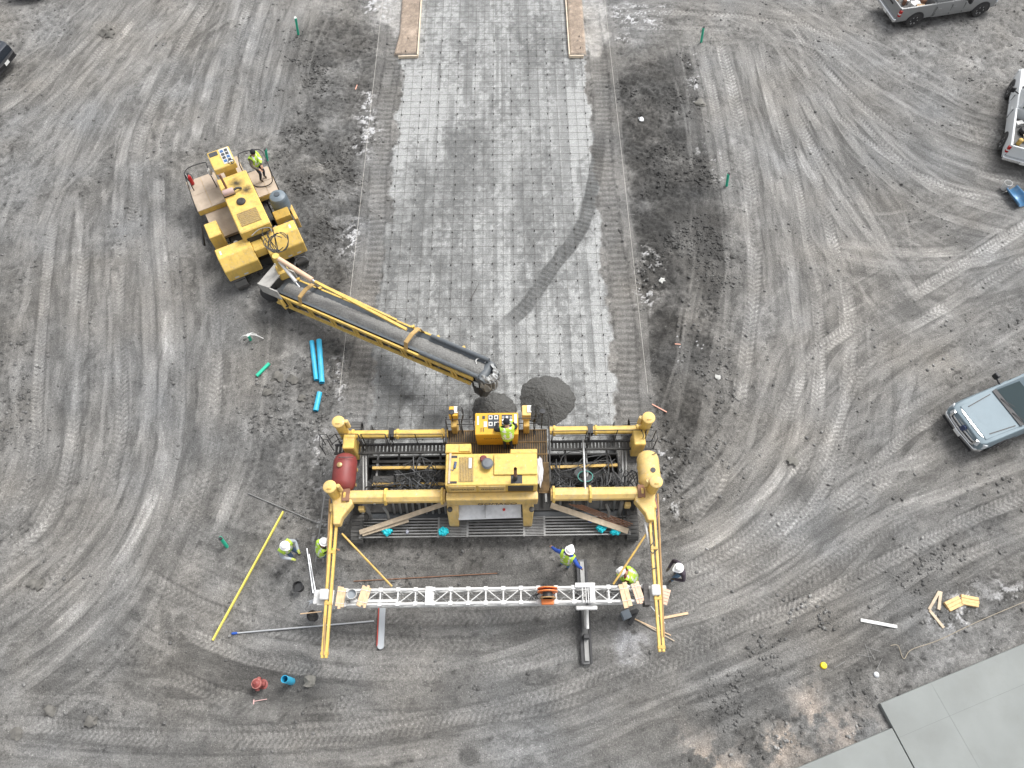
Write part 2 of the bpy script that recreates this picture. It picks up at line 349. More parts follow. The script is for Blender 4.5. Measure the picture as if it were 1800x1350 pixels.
for fam, cnt in ((LT, 6), (RT, 6), (BT, 4)):
    for pts in fam:                       # old, smeared passes
        for q in range(cnt):
            sd_ += 1
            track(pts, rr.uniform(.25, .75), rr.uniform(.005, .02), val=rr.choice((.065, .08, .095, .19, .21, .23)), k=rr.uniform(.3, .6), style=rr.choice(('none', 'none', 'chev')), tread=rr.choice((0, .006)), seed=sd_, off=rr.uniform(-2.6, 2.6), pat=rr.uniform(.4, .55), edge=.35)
def jit(pts, a): return [(x+rr.uniform(-a, a), y+rr.uniform(-a, a)) for x, y in pts]
for fam in (LT, RT, BT):
    for pts in fam:                       # wide scraped smears
        for q in range(2):
            sd_ += 1
            track(jit(pts, 25), rr.uniform(1.2, 2.8), .004, val=rr.choice((.085, .10, .12, .175, .19)), k=.45, style='none', tread=0, seed=sd_, off=rr.uniform(-2.5, 2.5), pat=rr.uniform(.42, .55), edge=.1, streak=1.2)
for fam, cnt in ((LT, 13), (RT, 15), (BT, 6)):
    for pts in fam:                       # fine overlapping wheel lines
        for q in range(cnt):
            sd_ += 1
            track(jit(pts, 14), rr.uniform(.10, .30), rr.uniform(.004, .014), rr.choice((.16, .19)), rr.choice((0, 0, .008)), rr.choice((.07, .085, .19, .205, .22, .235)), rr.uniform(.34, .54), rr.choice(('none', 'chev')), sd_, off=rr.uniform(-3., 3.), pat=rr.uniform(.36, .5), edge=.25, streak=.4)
for fam, pr in ((LT, .8), (RT, 1.), (BT, .6)):
    for i, pts in enumerate(fam):         # fresh prints
        sd_ += 1
        wd = rr.choice((.42, .5, .58)) if fam is not BT else .5
        fl = (i % 3 == 1)
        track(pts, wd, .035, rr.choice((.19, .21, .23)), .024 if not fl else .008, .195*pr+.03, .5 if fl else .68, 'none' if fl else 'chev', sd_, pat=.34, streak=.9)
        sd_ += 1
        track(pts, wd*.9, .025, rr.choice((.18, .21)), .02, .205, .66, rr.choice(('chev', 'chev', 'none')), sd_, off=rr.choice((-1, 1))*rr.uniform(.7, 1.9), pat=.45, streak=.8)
for pts, v in (([(1400,960),(1330,1010),(1290,1030)], .07), ([(1500,880),(1420,950),(1340,1010)], .075), ([(1440,820),(1400,870),(1370,910)], .07), ([(1640,520),(1560,570),(1500,600)], .08)):
    track(pts, 1.0, .0, val=v, k=.75, style='none', tread=0, seed=901, pat=.3, edge=0)
R_dark2 = region([(1066,110),(1120,100),(1215,110),(1235,200),(1262,310),(1288,410),(1296,520),(1300,620),(1280,740),(1240,850),(1190,930),(1165,900),(1158,760),(1146,690),(1122,500),(1102,340)], 1.0, 2); tone(R_dark2, .062+.05*sst(.5, .75, n_mid), .5); tone(R_darkL, .085, .35)
# --- road base (compacted stone under the bar mat) -------------------
E1 = (fbm(XX, YY, .8, 900, 4, .6)-.5)*1.0
xl = -5.55+.35*sst(12, 34, YY)*0+E1; xr = 4.12+(fbm(XX, YY, .8, 930, 4, .6)-.5)*.9
BASE = sst(-.07, .07, XX-xl)*sst(-.07, .07, xr-XX)*sst(8.2, 9.4, YY+E1)*(YY < 120)
wq1 = (fbm(XX, YY, .7, 955, 4, .65)-.5); wq2 = (fbm(XX, YY, .7, 957, 4, .65)-.5); stv = fbm(XX*1.9+1.5*wq1, YY*.30+.9*wq2, 1., 960, 6, .62); spk = fbm(XX, YY, .20, 990, 3, .8); pch = fbm(XX, YY, 2.2, 1010, 4, .55)
lightness = sst(.36, .62, .42*stv+.22*pch+.36*spk+.05*sst(18, 28, YY))
for pts, dv in (([(705,130),(780,150),(760,260),(700,270)], .5), ([(960,140),(1045,130),(1045,330),(985,330)], .45), ([(830,330),(900,330),(930,560),(840,560)], .4), ([(1000,430),(1075,420),(1075,680),(960,680)], .4), ([(860,540),(960,540),(960,660),(880,640)], .3), ([(690,640),(840,640),(840,740),(690,740)], .12),
                ([(680,380),(760,380),(740,560),(650,560)], -.35), ([(780,230),(900,230),(900,340),(780,340)], -.2), ([(700,300),(790,280),(800,380),(690,390)], -.3), ([(600,560),(700,560),(700,760),(600,760)], -.6), ([(930,40),(960,40),(980,330),(900,330)], -.2)):
    lightness = np.clip(lightness+dv*region(pts, .8, 1), 0, 1)
bval = (.152+.185*lightness)*(1+.12*(n_fin-.5)+.22*(n_grit-.5))
ALB = ALB*(1-BASE)+BASE*bval; HGT = HGT*(1-.85*BASE)+BASE*(.01*(spk-.5)+.01)
# track lanes of the paver on both sides
for xc, sdx in ((-6.08, 41), (4.66, 42)):
    lane = [(xc+.12*math.sin(i*1.7+sdx), y) for i, y in enumerate(np.linspace(7.5, 40, 9))]
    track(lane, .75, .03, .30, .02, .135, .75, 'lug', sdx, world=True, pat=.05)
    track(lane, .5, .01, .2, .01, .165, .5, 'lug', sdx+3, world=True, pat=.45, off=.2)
    track([(p[0]+(.72 if xc > 0 else -.7), p[1]) for p in lane], .42, .0, .2, 0, .15, .6, 'none', sdx+7, world=True, pat=.2, edge=0)
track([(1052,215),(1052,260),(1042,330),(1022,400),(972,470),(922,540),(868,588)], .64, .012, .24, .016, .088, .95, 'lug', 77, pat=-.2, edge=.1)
for xo, v in ((-2.9, .15), (-2.45, .14), (-1.2, .15), (-.3, .14), (-.1, .16), (.2, .15), (.9, .14), (1.15, .16), (1.8, .15), (2.7, .16), (3.3, .15), (-4.2, .16), (-2.1, .12), (-1.75, .15), (-.95, .16), (-.6, .12), (.55, .13), (1.4, .14), (-3.6, .14), (2.3, .15)):
    track([(xo, 38), (xo+.05, 30), (xo-.05, 20), (xo, 12.5)], rr.uniform(.10, .5), .0, .2, 0, v, .55, 'none', int(xo*10)+950, world=True, pat=.45, edge=0)
track([(1560,40),(1620,50),(1760,30)], 2.2, 0, val=.15, k=.4, style='none', tread=0, seed=61)
# --- sand, gravel, snow, spilt slurry --------------------------------
R_sand = np.maximum(region([(712,-60),(743,-60),(733,97),(693,99),(703,60)], .06, 0), region([(994,-60),(1018,-60),(1030,99),(1001,99)], .06, 0))
R_sand = np.clip(R_sand, 0, 1)
R_grav = np.maximum(region([(655,-60),(716,-60),(708,40),(690,68),(680,40),(660,30)], .15, 1), region([(1018,-60),(1062,-60),(1068,60),(1055,100),(1030,100),(1026,40)], .15, 1))*(1-R_sand)
ALB = ALB*(1-R_grav)+R_grav*.28*(1+.5*(n_grit-.5)+.2*(n_fin-.5))
R_sp = np.zeros(XX.shape, np.float32)
for pts in ([(1395,1250),(1440,1240),(1450,1290),(1420,1310),(1395,1290)], [(1330,1260),(1385,1290),(1385,1330),(1345,1330)], [(1225,1295),(1290,1310),(1320,1360),(1240,1350)], [(1440,1300),(1520,1290),(1480,1330),(1420,1345)]):
    R_sp = np.maximum(R_sp, region(pts, .9, 2)*sst(.40, .50, fbm(XX, YY, .5, 1100, 5, .68)))
sandm = np.clip(R_sand+R_sp*.85, 0, 1)
ALB = ALB*(1-sandm)+(R_sand*.25+(1-R_sand)*.36)*sandm*(1+.5*(n_fin-.5)+.6*(n_grit-.5)+.4*(n_mid-.5)); TINT = np.maximum(TINT, sandm)
HGT = HGT*(1-.7*R_sand)+R_sand*(.16+.03*(n_fin-.5))
SNOW = np.zeros(XX.shape, np.float32)
sn = fbm(XX, YY, .26, 1200, 4, .85)
for pts, thr in (([(640,160),(662,170),(662,230),(645,280),(625,260)], .50), ([(615,380),(632,385),(625,440),(600,440),(600,415)], .50), ([(590,625),(606,630),(604,700),(588,700)], .53), ([(1130,5),(1170,10),(1165,45),(1095,50),(1070,20)], .52), ([(630,-20),(690,-20),(680,30),(640,25)], .52),
                 ([(1122,430),(1145,440),(1150,500),(1130,500)], .55), ([(1120,500),(1148,510),(1148,545),(1125,540)], .55), ([(1200,90),(1225,90),(1228,200),(1212,180)], .61), ([(1240,250),(1262,270),(1280,330),(1255,340)], .62), ([(1135,740),(1180,780),(1190,900),(1165,900)], .62),
                 ([(1630,1070),(1720,1040),(1735,1070),(1670,1100),(1640,1100)], .47), ([(1750,1045),(1800,1030),(1800,1050),(1755,1055)], .47), ([(560,770),(580,770),(575,860),(560,860)], .56), ([(540,920),(585,910),(580,980),(550,960)], .57), ([(1165,460),(1175,700),(1250,680),(1230,460)], .74), ([(1085,60),(1110,55),(1110,75),(1080,75)], .5)):
    SNOW = np.maximum(SNOW, region(pts, .5, 1)*sst(thr+.02, thr+.09, sn))
ALB = ALB*(1-SNOW)+SNOW*.47; HGT += SNOW*.025
SLUR = region([(1085,1110),(1120,1105),(1120,1130),(1112,1150),(1117,1168),(1108,1166),(1100,1140),(1088,1128)], .35, 1)*sst(.28, .50, fbm(XX, YY, .4, 1300, 4, .6))
ALB = ALB*(1-SLUR)+SLUR*.36*(.8+.4*n_fin)
for (px_, py_, r_) in ((757, 742, .45), (825, 1330, .28), (835, 660, .35), (943, 1088, .12), (720, 700, .3)):   # oil and damp stains
    c = at(px_, py_); dd = np.hypot(XX-c.x, (YY-c.y)*1.2)+(n_mid-.5)*.3
    ALB *= 1-.55*sst(r_*1.5, r_*.5, dd)
c = at(480, 1200); dd = np.hypot((XX-c.x)/1.5, (YY-c.y))          # hydrant hollow
HGT -= .35*np.exp(-(dd/.8)**2); HGT += .14*np.exp(-((dd-1.15)/.3)**2)*n_mid*2
mach = region([(-6.6, 7.0), (5.2, 7.0), (5.2, 11.4), (-6.6, 11.4)], .5, 0, True); HGT *= 1-.6*mach
SLABREG = region([(1530,1240),(1800,1122),(1900,1090),(1900,1500),(1380,1500),(1395,1352),(1550,1290)], .25, 0); HGT = HGT*(1-SLABREG)-.06*SLABREG
far = sst(32, 60, np.abs(XX))+sst(40, 70, YY)+sst(-3, -20, YY); HGT = HGT*(1-np.clip(far, 0, 1))
ALB = ALB*(1+.09*(1-BASE)*(1-SNOW)*(1-rough*.6)); ALB = np.where(ALB < .3, .135*np.power(np.maximum(ALB, .01)/.135, .86), ALB); ALB = np.clip(ALB, .03, .8)
def gz(x, y):
    j = min(max(int(np.searchsorted(GX, x)), 1), NX-1); i = min(max(int(np.searchsorted(GY, y)), 1), NY-1); return float(HGT[i, j])
def atg(px, py, dz=0.):
    p = at(px, py); p = at(px, py, gz(p.x, p.y)); p.z += dz; return p
T1 = np.array([1.01, .985, .94]); T2 = np.array([1.22, .98, .78]); TB = np.array([.985, 1.0, .985]); TS = np.array([1, 1, 1.02])
bl = BASE[..., None]; tint = T1*(1-bl)+TB*bl; tint = tint*(1-TINT[..., None])+T2*TINT[..., None]
brn = (fbm(XX, YY, 3.5, 1700, 4, .6)-.5)[..., None]*(1-bl); tint = tint*(1+brn*np.array([.09, 0, -.12]))
sn3 = np.maximum(SNOW, SLUR)[..., None]; tint = tint*(1-sn3)+TS*sn3
RGBA = np.ones((NY, NX, 4), np.float32); RGBA[..., :3] = ALB[..., None]*tint
def ground_mat(name, pebble, fine):
    m = bpy.data.materials.new(name); m.use_nodes = True; n = m.node_tree; b = n.nodes['Principled BSDF']
    b.inputs['Roughness'].default_value = .92; b.inputs['Specular IOR Level'].default_value = .25
    at_ = n.nodes.new('ShaderNodeAttribute'); at_.attribute_name = 'soil'; geo = n.nodes.new('ShaderNodeNewGeometry')
    def noise(sc, det, ro=.6):
        x = n.nodes.new('ShaderNodeTexNoise'); x.inputs['Scale'].default_value = sc; x.inputs['Detail'].default_value = det; x.inputs['Roughness'].default_value = ro
        n.links.new(geo.outputs['Position'], x.inputs['Vector']); return x.outputs[0]
    def mrange(s, a, b_, c_, d):
        x = n.nodes.new('ShaderNodeMapRange'); n.links.new(s, x.inputs[0]); x.inputs[1].default_value = a; x.inputs[2].default_value = b_; x.inputs[3].default_value = c_; x.inputs[4].default_value = d; return x.outputs[0]
    def mul(A, B, t='MULTIPLY', f=1.):
        x = n.nodes.new('ShaderNodeMix'); x.data_type = 'RGBA'; x.blend_type = t; x.clamp_result = False
        if isinstance(f, float): x.inputs[0].default_value = f
        else: n.links.new(f, x.inputs[0])
        for s, k in ((A, 6), (B, 7)):
            if isinstance(s, tuple): x.inputs[k].default_value = s
            else: n.links.new(s, x.inputs[k])
        return x.outputs[2]
    n1 = noise(18, 8, .7); c = mul(at_.outputs['Color'], mrange(n1, .3, .7, 1-fine, 1+fine))
    n3 = noise(38, 4, .7); c = mul(c, mrange(n3, .3, .7, 1-fine*.8, 1+fine*.8))
    vo = n.nodes.new('ShaderNodeTexVoronoi'); vo.inputs['Scale'].default_value = 16; n.links.new(geo.outputs['Position'], vo.inputs['Vector'])
    sep = n.nodes.new('ShaderNodeSeparateColor'); n.links.new(vo.outputs['Color'], sep.inputs[0])
    a = n.nodes.new('ShaderNodeMath'); a.operation = 'LESS_THAN'; n.links.new(vo.outputs['Distance'], a.inputs[0]); a.inputs[1].default_value = .27
    g = n.nodes.new('ShaderNodeMath'); g.operation = 'GREATER_THAN'; n.links.new(sep.outputs[0], g.inputs[0]); g.inputs[1].default_value = pebble
    mm = n.nodes.new('ShaderNodeMath'); mm.operation = 'MULTIPLY'; n.links.new(a.outputs[0], mm.inputs[0]); n.links.new(g.outputs[0], mm.inputs[1])
    c = mul(c, mul(c, (1.6, 1.6, 1.58, 1)), 'MIX', mm.outputs[0])
    n.links.new(c, b.inputs['Base Color'])
    hh = n.nodes.new('ShaderNodeMath'); hh.operation = 'ADD'; n.links.new(n1, hh.inputs[0])
    h2 = n.nodes.new('ShaderNodeMath'); h2.operation = 'MULTIPLY'; h2.inputs[1].default_value = .35; n.links.new(n3, h2.inputs[0]); n.links.new(h2.outputs[0], hh.inputs[1])
    bp = n.nodes.new('ShaderNodeBump'); bp.inputs['Strength'].default_value = 1; bp.inputs['Distance'].default_value = .05; n.links.new(hh.outputs[0], bp.inputs['Height'])
    n.links.new(bp.outputs[0], b.inputs['Normal'])
    return m
SOIL = ground_mat('churned_mud', .82, .38)
STONE = ground_mat('compacted_stone_base', .8, .26)
ids = np.zeros((NY-1, NX-1), np.int8)
cen = lambda A: .25*(A[:-1, :-1]+A[1:, :-1]+A[:-1, 1:]+A[1:, 1:])
ids[cen(BASE) > .5] = 1; ids[cen(R_grav) > .5] = 3; ids[cen(R_sand) > .5] = 2
VI = np.arange(NX*NY).reshape(NY, NX)
co = np.stack([XX, YY, HGT], -1).reshape(-1, 3).astype(np.float32)
def sheet(name, k, m):
    ii, jj = np.nonzero(ids == k)
    q = np.stack([VI[ii, jj], VI[ii, jj+1], VI[ii+1, jj+1], VI[ii+1, jj]], -1)
    used, inv = np.unique(q, return_inverse=True); inv = inv.reshape(-1).astype(np.int32)
    me = bpy.data.meshes.new(name); nf = len(q)
    me.vertices.add(len(used)); me.vertices.foreach_set('co', co[used].ravel())
    me.loops.add(nf*4); me.loops.foreach_set('vertex_index', inv)
    me.polygons.add(nf); me.polygons.foreach_set('loop_start', np.arange(0, nf*4, 4, dtype=np.int32))
    me.polygons.foreach_set('use_smooth', np.ones(nf, bool))
    a = me.attributes.new('soil', 'FLOAT_COLOR', 'POINT'); a.data.foreach_set('color', RGBA.reshape(-1, 4)[used].ravel())
    me.update(calc_edges=True); me.materials.append(m)
    o = bpy.data.objects.new(name, me); COL.objects.link(o); o['kind'] = 'structure'; return o
sheet('ground', 0, SOIL); sheet('road_base', 1, STONE); sheet('sand_bed', 2, STONE); sheet('gravel_bed', 3, STONE)
# --- loose clods and stones -----------------------------------------
def rock_shape(r, sub=1):
    bm = bmesh.new(); bmesh.ops.create_icosphere(bm, subdivisions=sub, radius=1)
    vs = np.array([v.co[:] for v in bm.verts]); vs *= (1+r.normal(0, .16, (len(vs), 1))); fs = np.array([[v.index for v in f.verts] for f in bm.faces]); bm.free()
    return vs, fs
def scatter(name, n, dens, smin, smax, m, label, cat, seed, pw=3.):
    r = np.random.default_rng(seed); shapes = [rock_shape(r) for _ in range(8)]
    V = []; Fc = []; C = []; o = 0; cnt = 0
    while cnt < n:
        x = r.uniform(-30, 30, 4000); y = r.uniform(-1.5, 38, 4000)
        jj = np.clip(np.searchsorted(GX, x), 1, NX-1); ii = np.clip(np.searchsorted(GY, y), 1, NY-1)
        ok = (r.random(4000) < dens[ii, jj]) & (np.abs(x) < 17+.36*y)
        for k in np.nonzero(ok)[0]:
            vs, fs = shapes[r.integers(8)]; s = smin+(smax-smin)*r.random()**pw; a = r.uniform(0, 6.28); ca, sa = math.cos(a), math.sin(a)
            sc = vs*np.array([s, s*r.uniform(.6, 1), s*r.uniform(.4, .75)])
            V.append(np.stack([sc[:, 0]*ca-sc[:, 1]*sa+x[k], sc[:, 0]*sa+sc[:, 1]*ca+y[k], sc[:, 2]+HGT[ii[k], jj[k]]+s*.2], -1)); Fc.append(fs+o); o += len(vs)
            al = ALB[ii[k], jj[k]]*r.uniform(.75, 1.3); C.append(np.tile([al, al*.985, al*.95, 1], (len(vs), 1))); cnt += 1
            if cnt >= n: break
    V = np.concatenate(V).astype(np.float32); Fc = np.concatenate(Fc).astype(np.int32); C = np.concatenate(C).astype(np.float32)
    me = bpy.data.meshes.new(name); me.vertices.add(len(V)); me.vertices.foreach_set('co', V.ravel()); nf = len(Fc)
    me.loops.add(nf*3); me.loops.foreach_set('vertex_index', Fc.ravel()); me.polygons.add(nf); me.polygons.foreach_set('loop_start', np.arange(0, nf*3, 3, dtype=np.int32))
    a = me.attributes.new('soil', 'FLOAT_COLOR', 'POINT'); a.data.foreach_set('color', C.ravel()); me.update(calc_edges=True); me.materials.append(m)
    ob = bpy.data.objects.new(name, me); COL.objects.link(ob); return tag(ob, label, cat, kind='stuff')
noslab = (1-region([(1500,1250),(1800,1125),(1950,1060),(1950,1500),(1360,1500),(1380,1350),(1540,1290)], .2, 0))
clump = sst(.42, .70, fbm(XX, YY, 1.4, 1500, 4, .6))
dn = (.10+.9*rough)*clump*noslab*(1-BASE)*(1-R_sand)*(1-R_grav)
scatter('soil_clods', 20000, np.clip(dn, 0, 1), .012, .085, SOIL, 'loose dark clods of soil strewn over the churned mud', 'soil', 3, 6.)
scatter('pebbles', 9000, np.clip((.25+.5*rough+.4*BASE*.3)*noslab, 0, 1), .012, .035, SOIL, 'small pale pebbles scattered over the bare ground', 'pebbles', 5, 2.)
# ------------------------------------------------------------------ finished slabs, forms, bar mat, string lines, piles
CON = mat('broom_finished_concrete', (.205, .218, .211), .85, var=.10, scale=.8, dirt=.40, dirtcol=(.15, .15, .138), bump=.004, bscale=60, dscale=.7)
S1 = [at(1545, 1237).xy, at(1800, 1131).xy]; dS = (S1[1]-S1[0]).normalized(); nS = Vector((dS.y, -dS.x))
def slab(name, o, ux, L, W, z, m=CON):
    uy = Vector((ux.y, -ux.x)); P = [o, o+ux*L, o+ux*L+uy*W, o+uy*W]
    ob = MB().prism([(p.x, p.y) for p in P], z-.25, z).build(name, m, bev=.012, segs=2); ob['kind'] = 'structure'; return ob
S0 = S1[0]
sA = slab('concrete_slab', S0, dS, 16, 14, .10)
gap = .035; P2 = Vector(at(1558, 1283).xy); along = (P2-S0).dot(nS)
o2 = S0-dS*(14+gap)+nS*along
sB = slab('concrete_slab', o2, dS, 14, 13, .10)
def groove(o, d, L, parent, w=.012, m=mat('joint_grey', (.14, .15, .146), .9)):  # saw joints drawn as thin strips of darker grey
    d = d.normalized(); nrm = Vector((-d.y, d.x)); P = [o-nrm*w, o+d*L-nrm*w, o+d*L+nrm*w, o+nrm*w]
    MB().prism([(p.x, p.y) for p in P], .1005, .1025).build('saw_joint', m, parent)
for k in (1.9, 6.3, 10.6): groove(S0+nS*(.02)+dS*k+nS*0, nS, 5.5, sA, .004)
for k in (1.05, 3.3): groove(S0+nS*k, dS, 15.8, sA, .004)
# timber forms at the head of the sand beds
FORM = mat('form_board', (.62, .52, .40), .8, var=.12, scale=5)
for k, (pts, lab) in enumerate((([(743, -40), (734, 96)], 'pale timber form board along the right edge of the left sand bed'), ([(992, -40), (1001, 96)], 'pale timber form board along the left edge of the right sand bed'))):
    a, b = at(*pts[0], .2), at(*pts[1], .2); solo(MB().beam(Vector((a.x, a.y, .12)), Vector((b.x, b.y, .12)), .05, .2), 'form_board', FORM, lab, 'board', group='form boards of the sand beds')
for pts, lab in (([(700, 97), (734, 96)], 'short timber end board closing the left sand bed'), ([(1001, 96), (1026, 96)], 'short timber end board closing the right sand bed')):
    a, b = at(*pts[0], .2), at(*pts[1], .2); solo(MB().beam(Vector((a.x, a.y-.03, .10)), Vector((b.x, b.y-.03, .10)), .05, .16), 'end_board', FORM, lab, 'board', group='form boards of the sand beds')
# reinforcing bar mat -------------------------------------------------
MX0, NXB = -.75-.914*5, 21
MAT_ = thing('rebar_mat', 'square grid of thin dark reinforcing bars on chairs over the pale road base', 'rebar mat', (-.75, 24, 0))
MO = MAT_.location
BARM = mat('dark_rebar', (.08, .074, .068), .75, var=.3)
ly0, ly1 = 9.6, 40.0; zb = .085
lb = bpy.data.meshes.new('long_bar'); t_ = MB().bar((0, ly0-MO.y, zb), (0, ly1-MO.y, zb), .0058, 6); lb.from_pydata(t_.v, [], t_.f); lb.materials.append(BARM)
tb = bpy.data.meshes.new('cross_bar'); t_ = MB().bar((-4.75, 0, zb+.018), (4.75, 0, zb+.014), .0058, 6); tb.from_pydata(t_.v, [], t_.f); tb.materials.append(BARM)
rb = random.Random(9)
for i in range(NXB):
    o = bpy.data.objects.new('longitudinal_bar', lb); COL.objects.link(o); o.parent = MAT_; o.location = ((i-10)*.457+rb.uniform(-.02, .02), 0, 0); o.rotation_euler = (0, 0, rb.uniform(-.0006, .0006))
ny = int((ly1-ly0)/.457)
for j in range(ny):
    o = bpy.data.objects.new('transverse_bar', tb); COL.objects.link(o); o.parent = MAT_; o.location = (rb.uniform(-.05, .05), ly0+.1+j*.457-MO.y, 0); o.rotation_euler = (0, 0, rb.uniform(-.002, .002))
chm = bpy.data.meshes.new('bar_chair'); t_ = MB()
t_.lathe((0, 0, .0), [(.026, 0), (.023, .03), (.015, .075), (.015, .095)], 7); chm.from_pydata(t_.v, [], t_.f); chm.materials.append(mat('black_plastic', (.012, .012, .013), .5))
for i in range(11):
    for j in range(0, 54, 2):
        y = ly0+.1+j*.457
        if y > 36.5 or y < 10.2: continue
        x = (i-5)*.914+rb.uniform(-.05, .05); yy = y-MO.y+rb.uniform(-.06, .06)
        o = bpy.data.objects.new('bar_chair', chm); COL.objects.link(o); o.parent = MAT_; o.location = (x, yy, max(0, gz(MO.x+x, MO.y+yy)))
# loose bars lying on the mat
for (p, q, nm, lab) in (((842, 502), (828, 528), 'tie_wire', 'short loose bar lying on the bar mat near its middle'),):
    solo(MB().bar(atg(*p, .13), atg(*q, .13), .012, 6), nm, BARM, lab, 'steel bar')
# string lines with grade stakes --------------------------------------
for sx, pin, lab, side in ((5.40*.98, ((1085, 160), (1101, 378), (1138, 636)), 'taut thin grade string beside the dark soil strip', 'right'), (-6.75, ((652, 54), (622, 470)), 'taut thin grade string beside the snow flecked left edge', 'left')):
    m_ = MB().bar((sx, 12.2, .55), (sx, 37.5, .55), .006, 4)
    solo(m_, 'string_line', mat('pale_string', (.5, .48, .44), .8), lab, 'string', loc=(sx, 24, .55), group='grade string lines')
    for k, p in enumerate(pin):
        g = at(*p, .5); s = 1 if sx > 0 else -1; x = sx+s*.32
        st = thing('grade_stake', f'grade stake with side arm on the {side} string line, ' + (('farthest from the paver', 'second from the paver', 'nearest to the paver') if side == 'right' else ('far up by the gravel', 'beyond the placer boom'))[k], 'stake', (x, g.y, gz(x, g.y)), 0, 'grade stakes')
        MB().bar((0, 0, -.1), (0, 0, .75), .012, 6).build('pin', STL, st); MB().bar((0, 0, .56), (-s*.34, 0, .56), .008, 6).build('arm', STL, st)
# dumped concrete -----------------------------------------------------
def pile(c, r, h, lab, seed, sx=1., lobes=3):
    n, mrings = 72, 26; r_ = np.random.default_rng(seed); vs = []; fs = []
    pts = []
    for i in range(mrings+1):
        for k in range(n):
            t = 2*math.pi*k/n; rr0 = i/mrings; R = r*(1+.025*math.sin(lobes*t+1)+.02*math.sin(5*t+2)+.02*math.sin(13*t)+.015*math.sin(23*t+1)); pts.append((R*rr0*math.cos(t)*sx, R*rr0*math.sin(t), rr0, t))
    P = np.array(pts); prof = h*(1-P[:, 2]**1.35); nz = (fbm(P[:, 0]+50, P[:, 1]+50, .25, seed+5, 3, .7)-.5)*.10+(fbm(P[:, 0]+50, P[:, 1]+50, .07, seed+9, 2, .7)-.5)*.05
    z = np.maximum(prof+nz*(1-P[:, 2]**6), 0)-.03*(P[:, 2] > .99)
    vs = [(c.x+P[q, 0], c.y+P[q, 1], c.z+z[q]) for q in range(len(P))]
    for i in range(mrings):
        for k in range(n): fs.append((i*n+k, i*n+(k+1) % n, (i+1)*n+(k+1) % n, (i+1)*n+k))
    return solo(MB().add(vs, fs), 'concrete_pile', mat('fresh_concrete', (.066, .065, .061), .7, var=.35, scale=18, dirt=.35, dirtcol=(.10, .098, .092), dscale=14, bump=.06, bscale=24, spec=.5), lab, 'concrete pile', loc=tuple(c), group='dumped concrete piles')
pile(Vector((1.37, 12.2, .01)), 1.12, .62, 'larger round heap of fresh dark concrete in front of the console', 3)
pile(Vector((-.72, 11.75, .01)), .85, .5, 'smaller heap of fresh concrete right below the conveyor discharge', 4, 1.05)
# ------------------------------------------------------------------ slipform paver
def rect(x0, y0, x1, y1, z):
    xm, ym = (x0+x1)/2, (y0+y1)/2
    return at(x0, ym, z).x, at(x1, ym, z).x, at(xm, y1, z).y, at(xm, y0, z).y
PV = thing('slipform_paver', 'large yellow concrete paving machine with engine housing, four legs and white truss behind', 'paving machine', (-.75, 8.9, 0))
PO = PV.location
def pv(mb, name, m, parent=None, **k): return mb.build(name, m, parent or PV, org=PO, **k)
def ptop(name, x0, y0, x1, y1, zt, zb, m, parent=None, bev=.02, **k):
    a, b, c, d = rect(x0, y0, x1, y1, zt); return pv(MB().bb(a, b, c, d, zb, zt), name, m, parent, bev=bev, **k), (a, b, c, d)
# engine housing ------------------------------------------------------
eng, (ex0, ex1, ey0, ey1) = ptop('engine_housing', 783, 797, 944.5, 853, 3.0, 1.78, YEL, bev=.03)
ptop('lid', 868, 797.5, 944, 834, 3.07, 3.004, YEL, eng)
ptop('rear_cabinet', 783, 780, 828, 796, 2.72, 1.9, YEL, eng)
ptop('cabinet_lid', 807, 782, 826, 793, 2.76, 2.724, YEL, eng, .01)
ptop('step_box', 897, 789, 944, 797, 2.6, 1.9, YEL, eng)
a, b, c, d = rect(807, 804, 832, 847, 3.0)
fr = pv(MB().bb(a, b, c, d, 3.003, 3.02), 'radiator_screen', mat('screen_mesh', (.27, .20, .09), .8, var=.45, scale=26, dirt=.5, dirtcol=(.16, .12, .07)), eng)
for i in range(9):
    x = a+(b-a)*(i+.5)/9; pv(MB().bb(x-.006, x+.006, c, d, 3.02, 3.032), 'screen_wire', YEL2, eng)
for (qx0, qy0, qx1, qy1) in ((790, 801, 804, 805), (788, 846, 803, 850)):
    a, b, c, d = rect(qx0, qy0, qx1, qy1, 3.01)
    pv(MB().bb(a, b, c, d, 3.002, 3.012), 'handle_slot', BLK, eng)
pv(MB().bb(*rect(898, 834, 918, 850, 3.0), 3.003, 3.008), 'exhaust_opening', BLK, eng)
p = at(906, 842, 3.0)
pv(MB().ring([p+Vector((0, 0, -.2)), p+Vector((0, 0, .35))], .075, 14), 'muffler', STLD, eng, smooth=True)
pv(MB().ring([p+Vector((0, 0, .35)), p+Vector((0, .02, .55)), p+Vector((0, .05, .85))], [.055, .055, .055], 14, cap=False), 'exhaust_pipe', RUST, eng, smooth=True)
p = at(857, 818, 3.0)
pv(MB().lathe(p, [(.10, 0), (.10, .12), (.19, .13), (.20, .19), (.15, .25), (.0, .26)], 22), 'air_cleaner_cap', mat('grey_plastic', (.12, .13, .14), .35, var=.1), eng, smooth=True)
pv(MB().lathe(at(850, 809, 3.0), [(.12, 0), (.12, .16), (.09, .19), (0, .19)], 18), 'precleaner', mat('maroon_plastic', (.14, .03, .03), .5), eng, smooth=True)
for pts in ([(792, 797), (789, 850)],):
    q = [at(x, y, 3.03) for x, y in pts]; pv(MB().beam(q[0], q[1], .07, .05), 'angle_strip', WOODG, eng)
q = [at(801, 812, 3.03), at(799, 823, 3.03), at(796, 827, 3.03), at(792, 825, 3.03)]
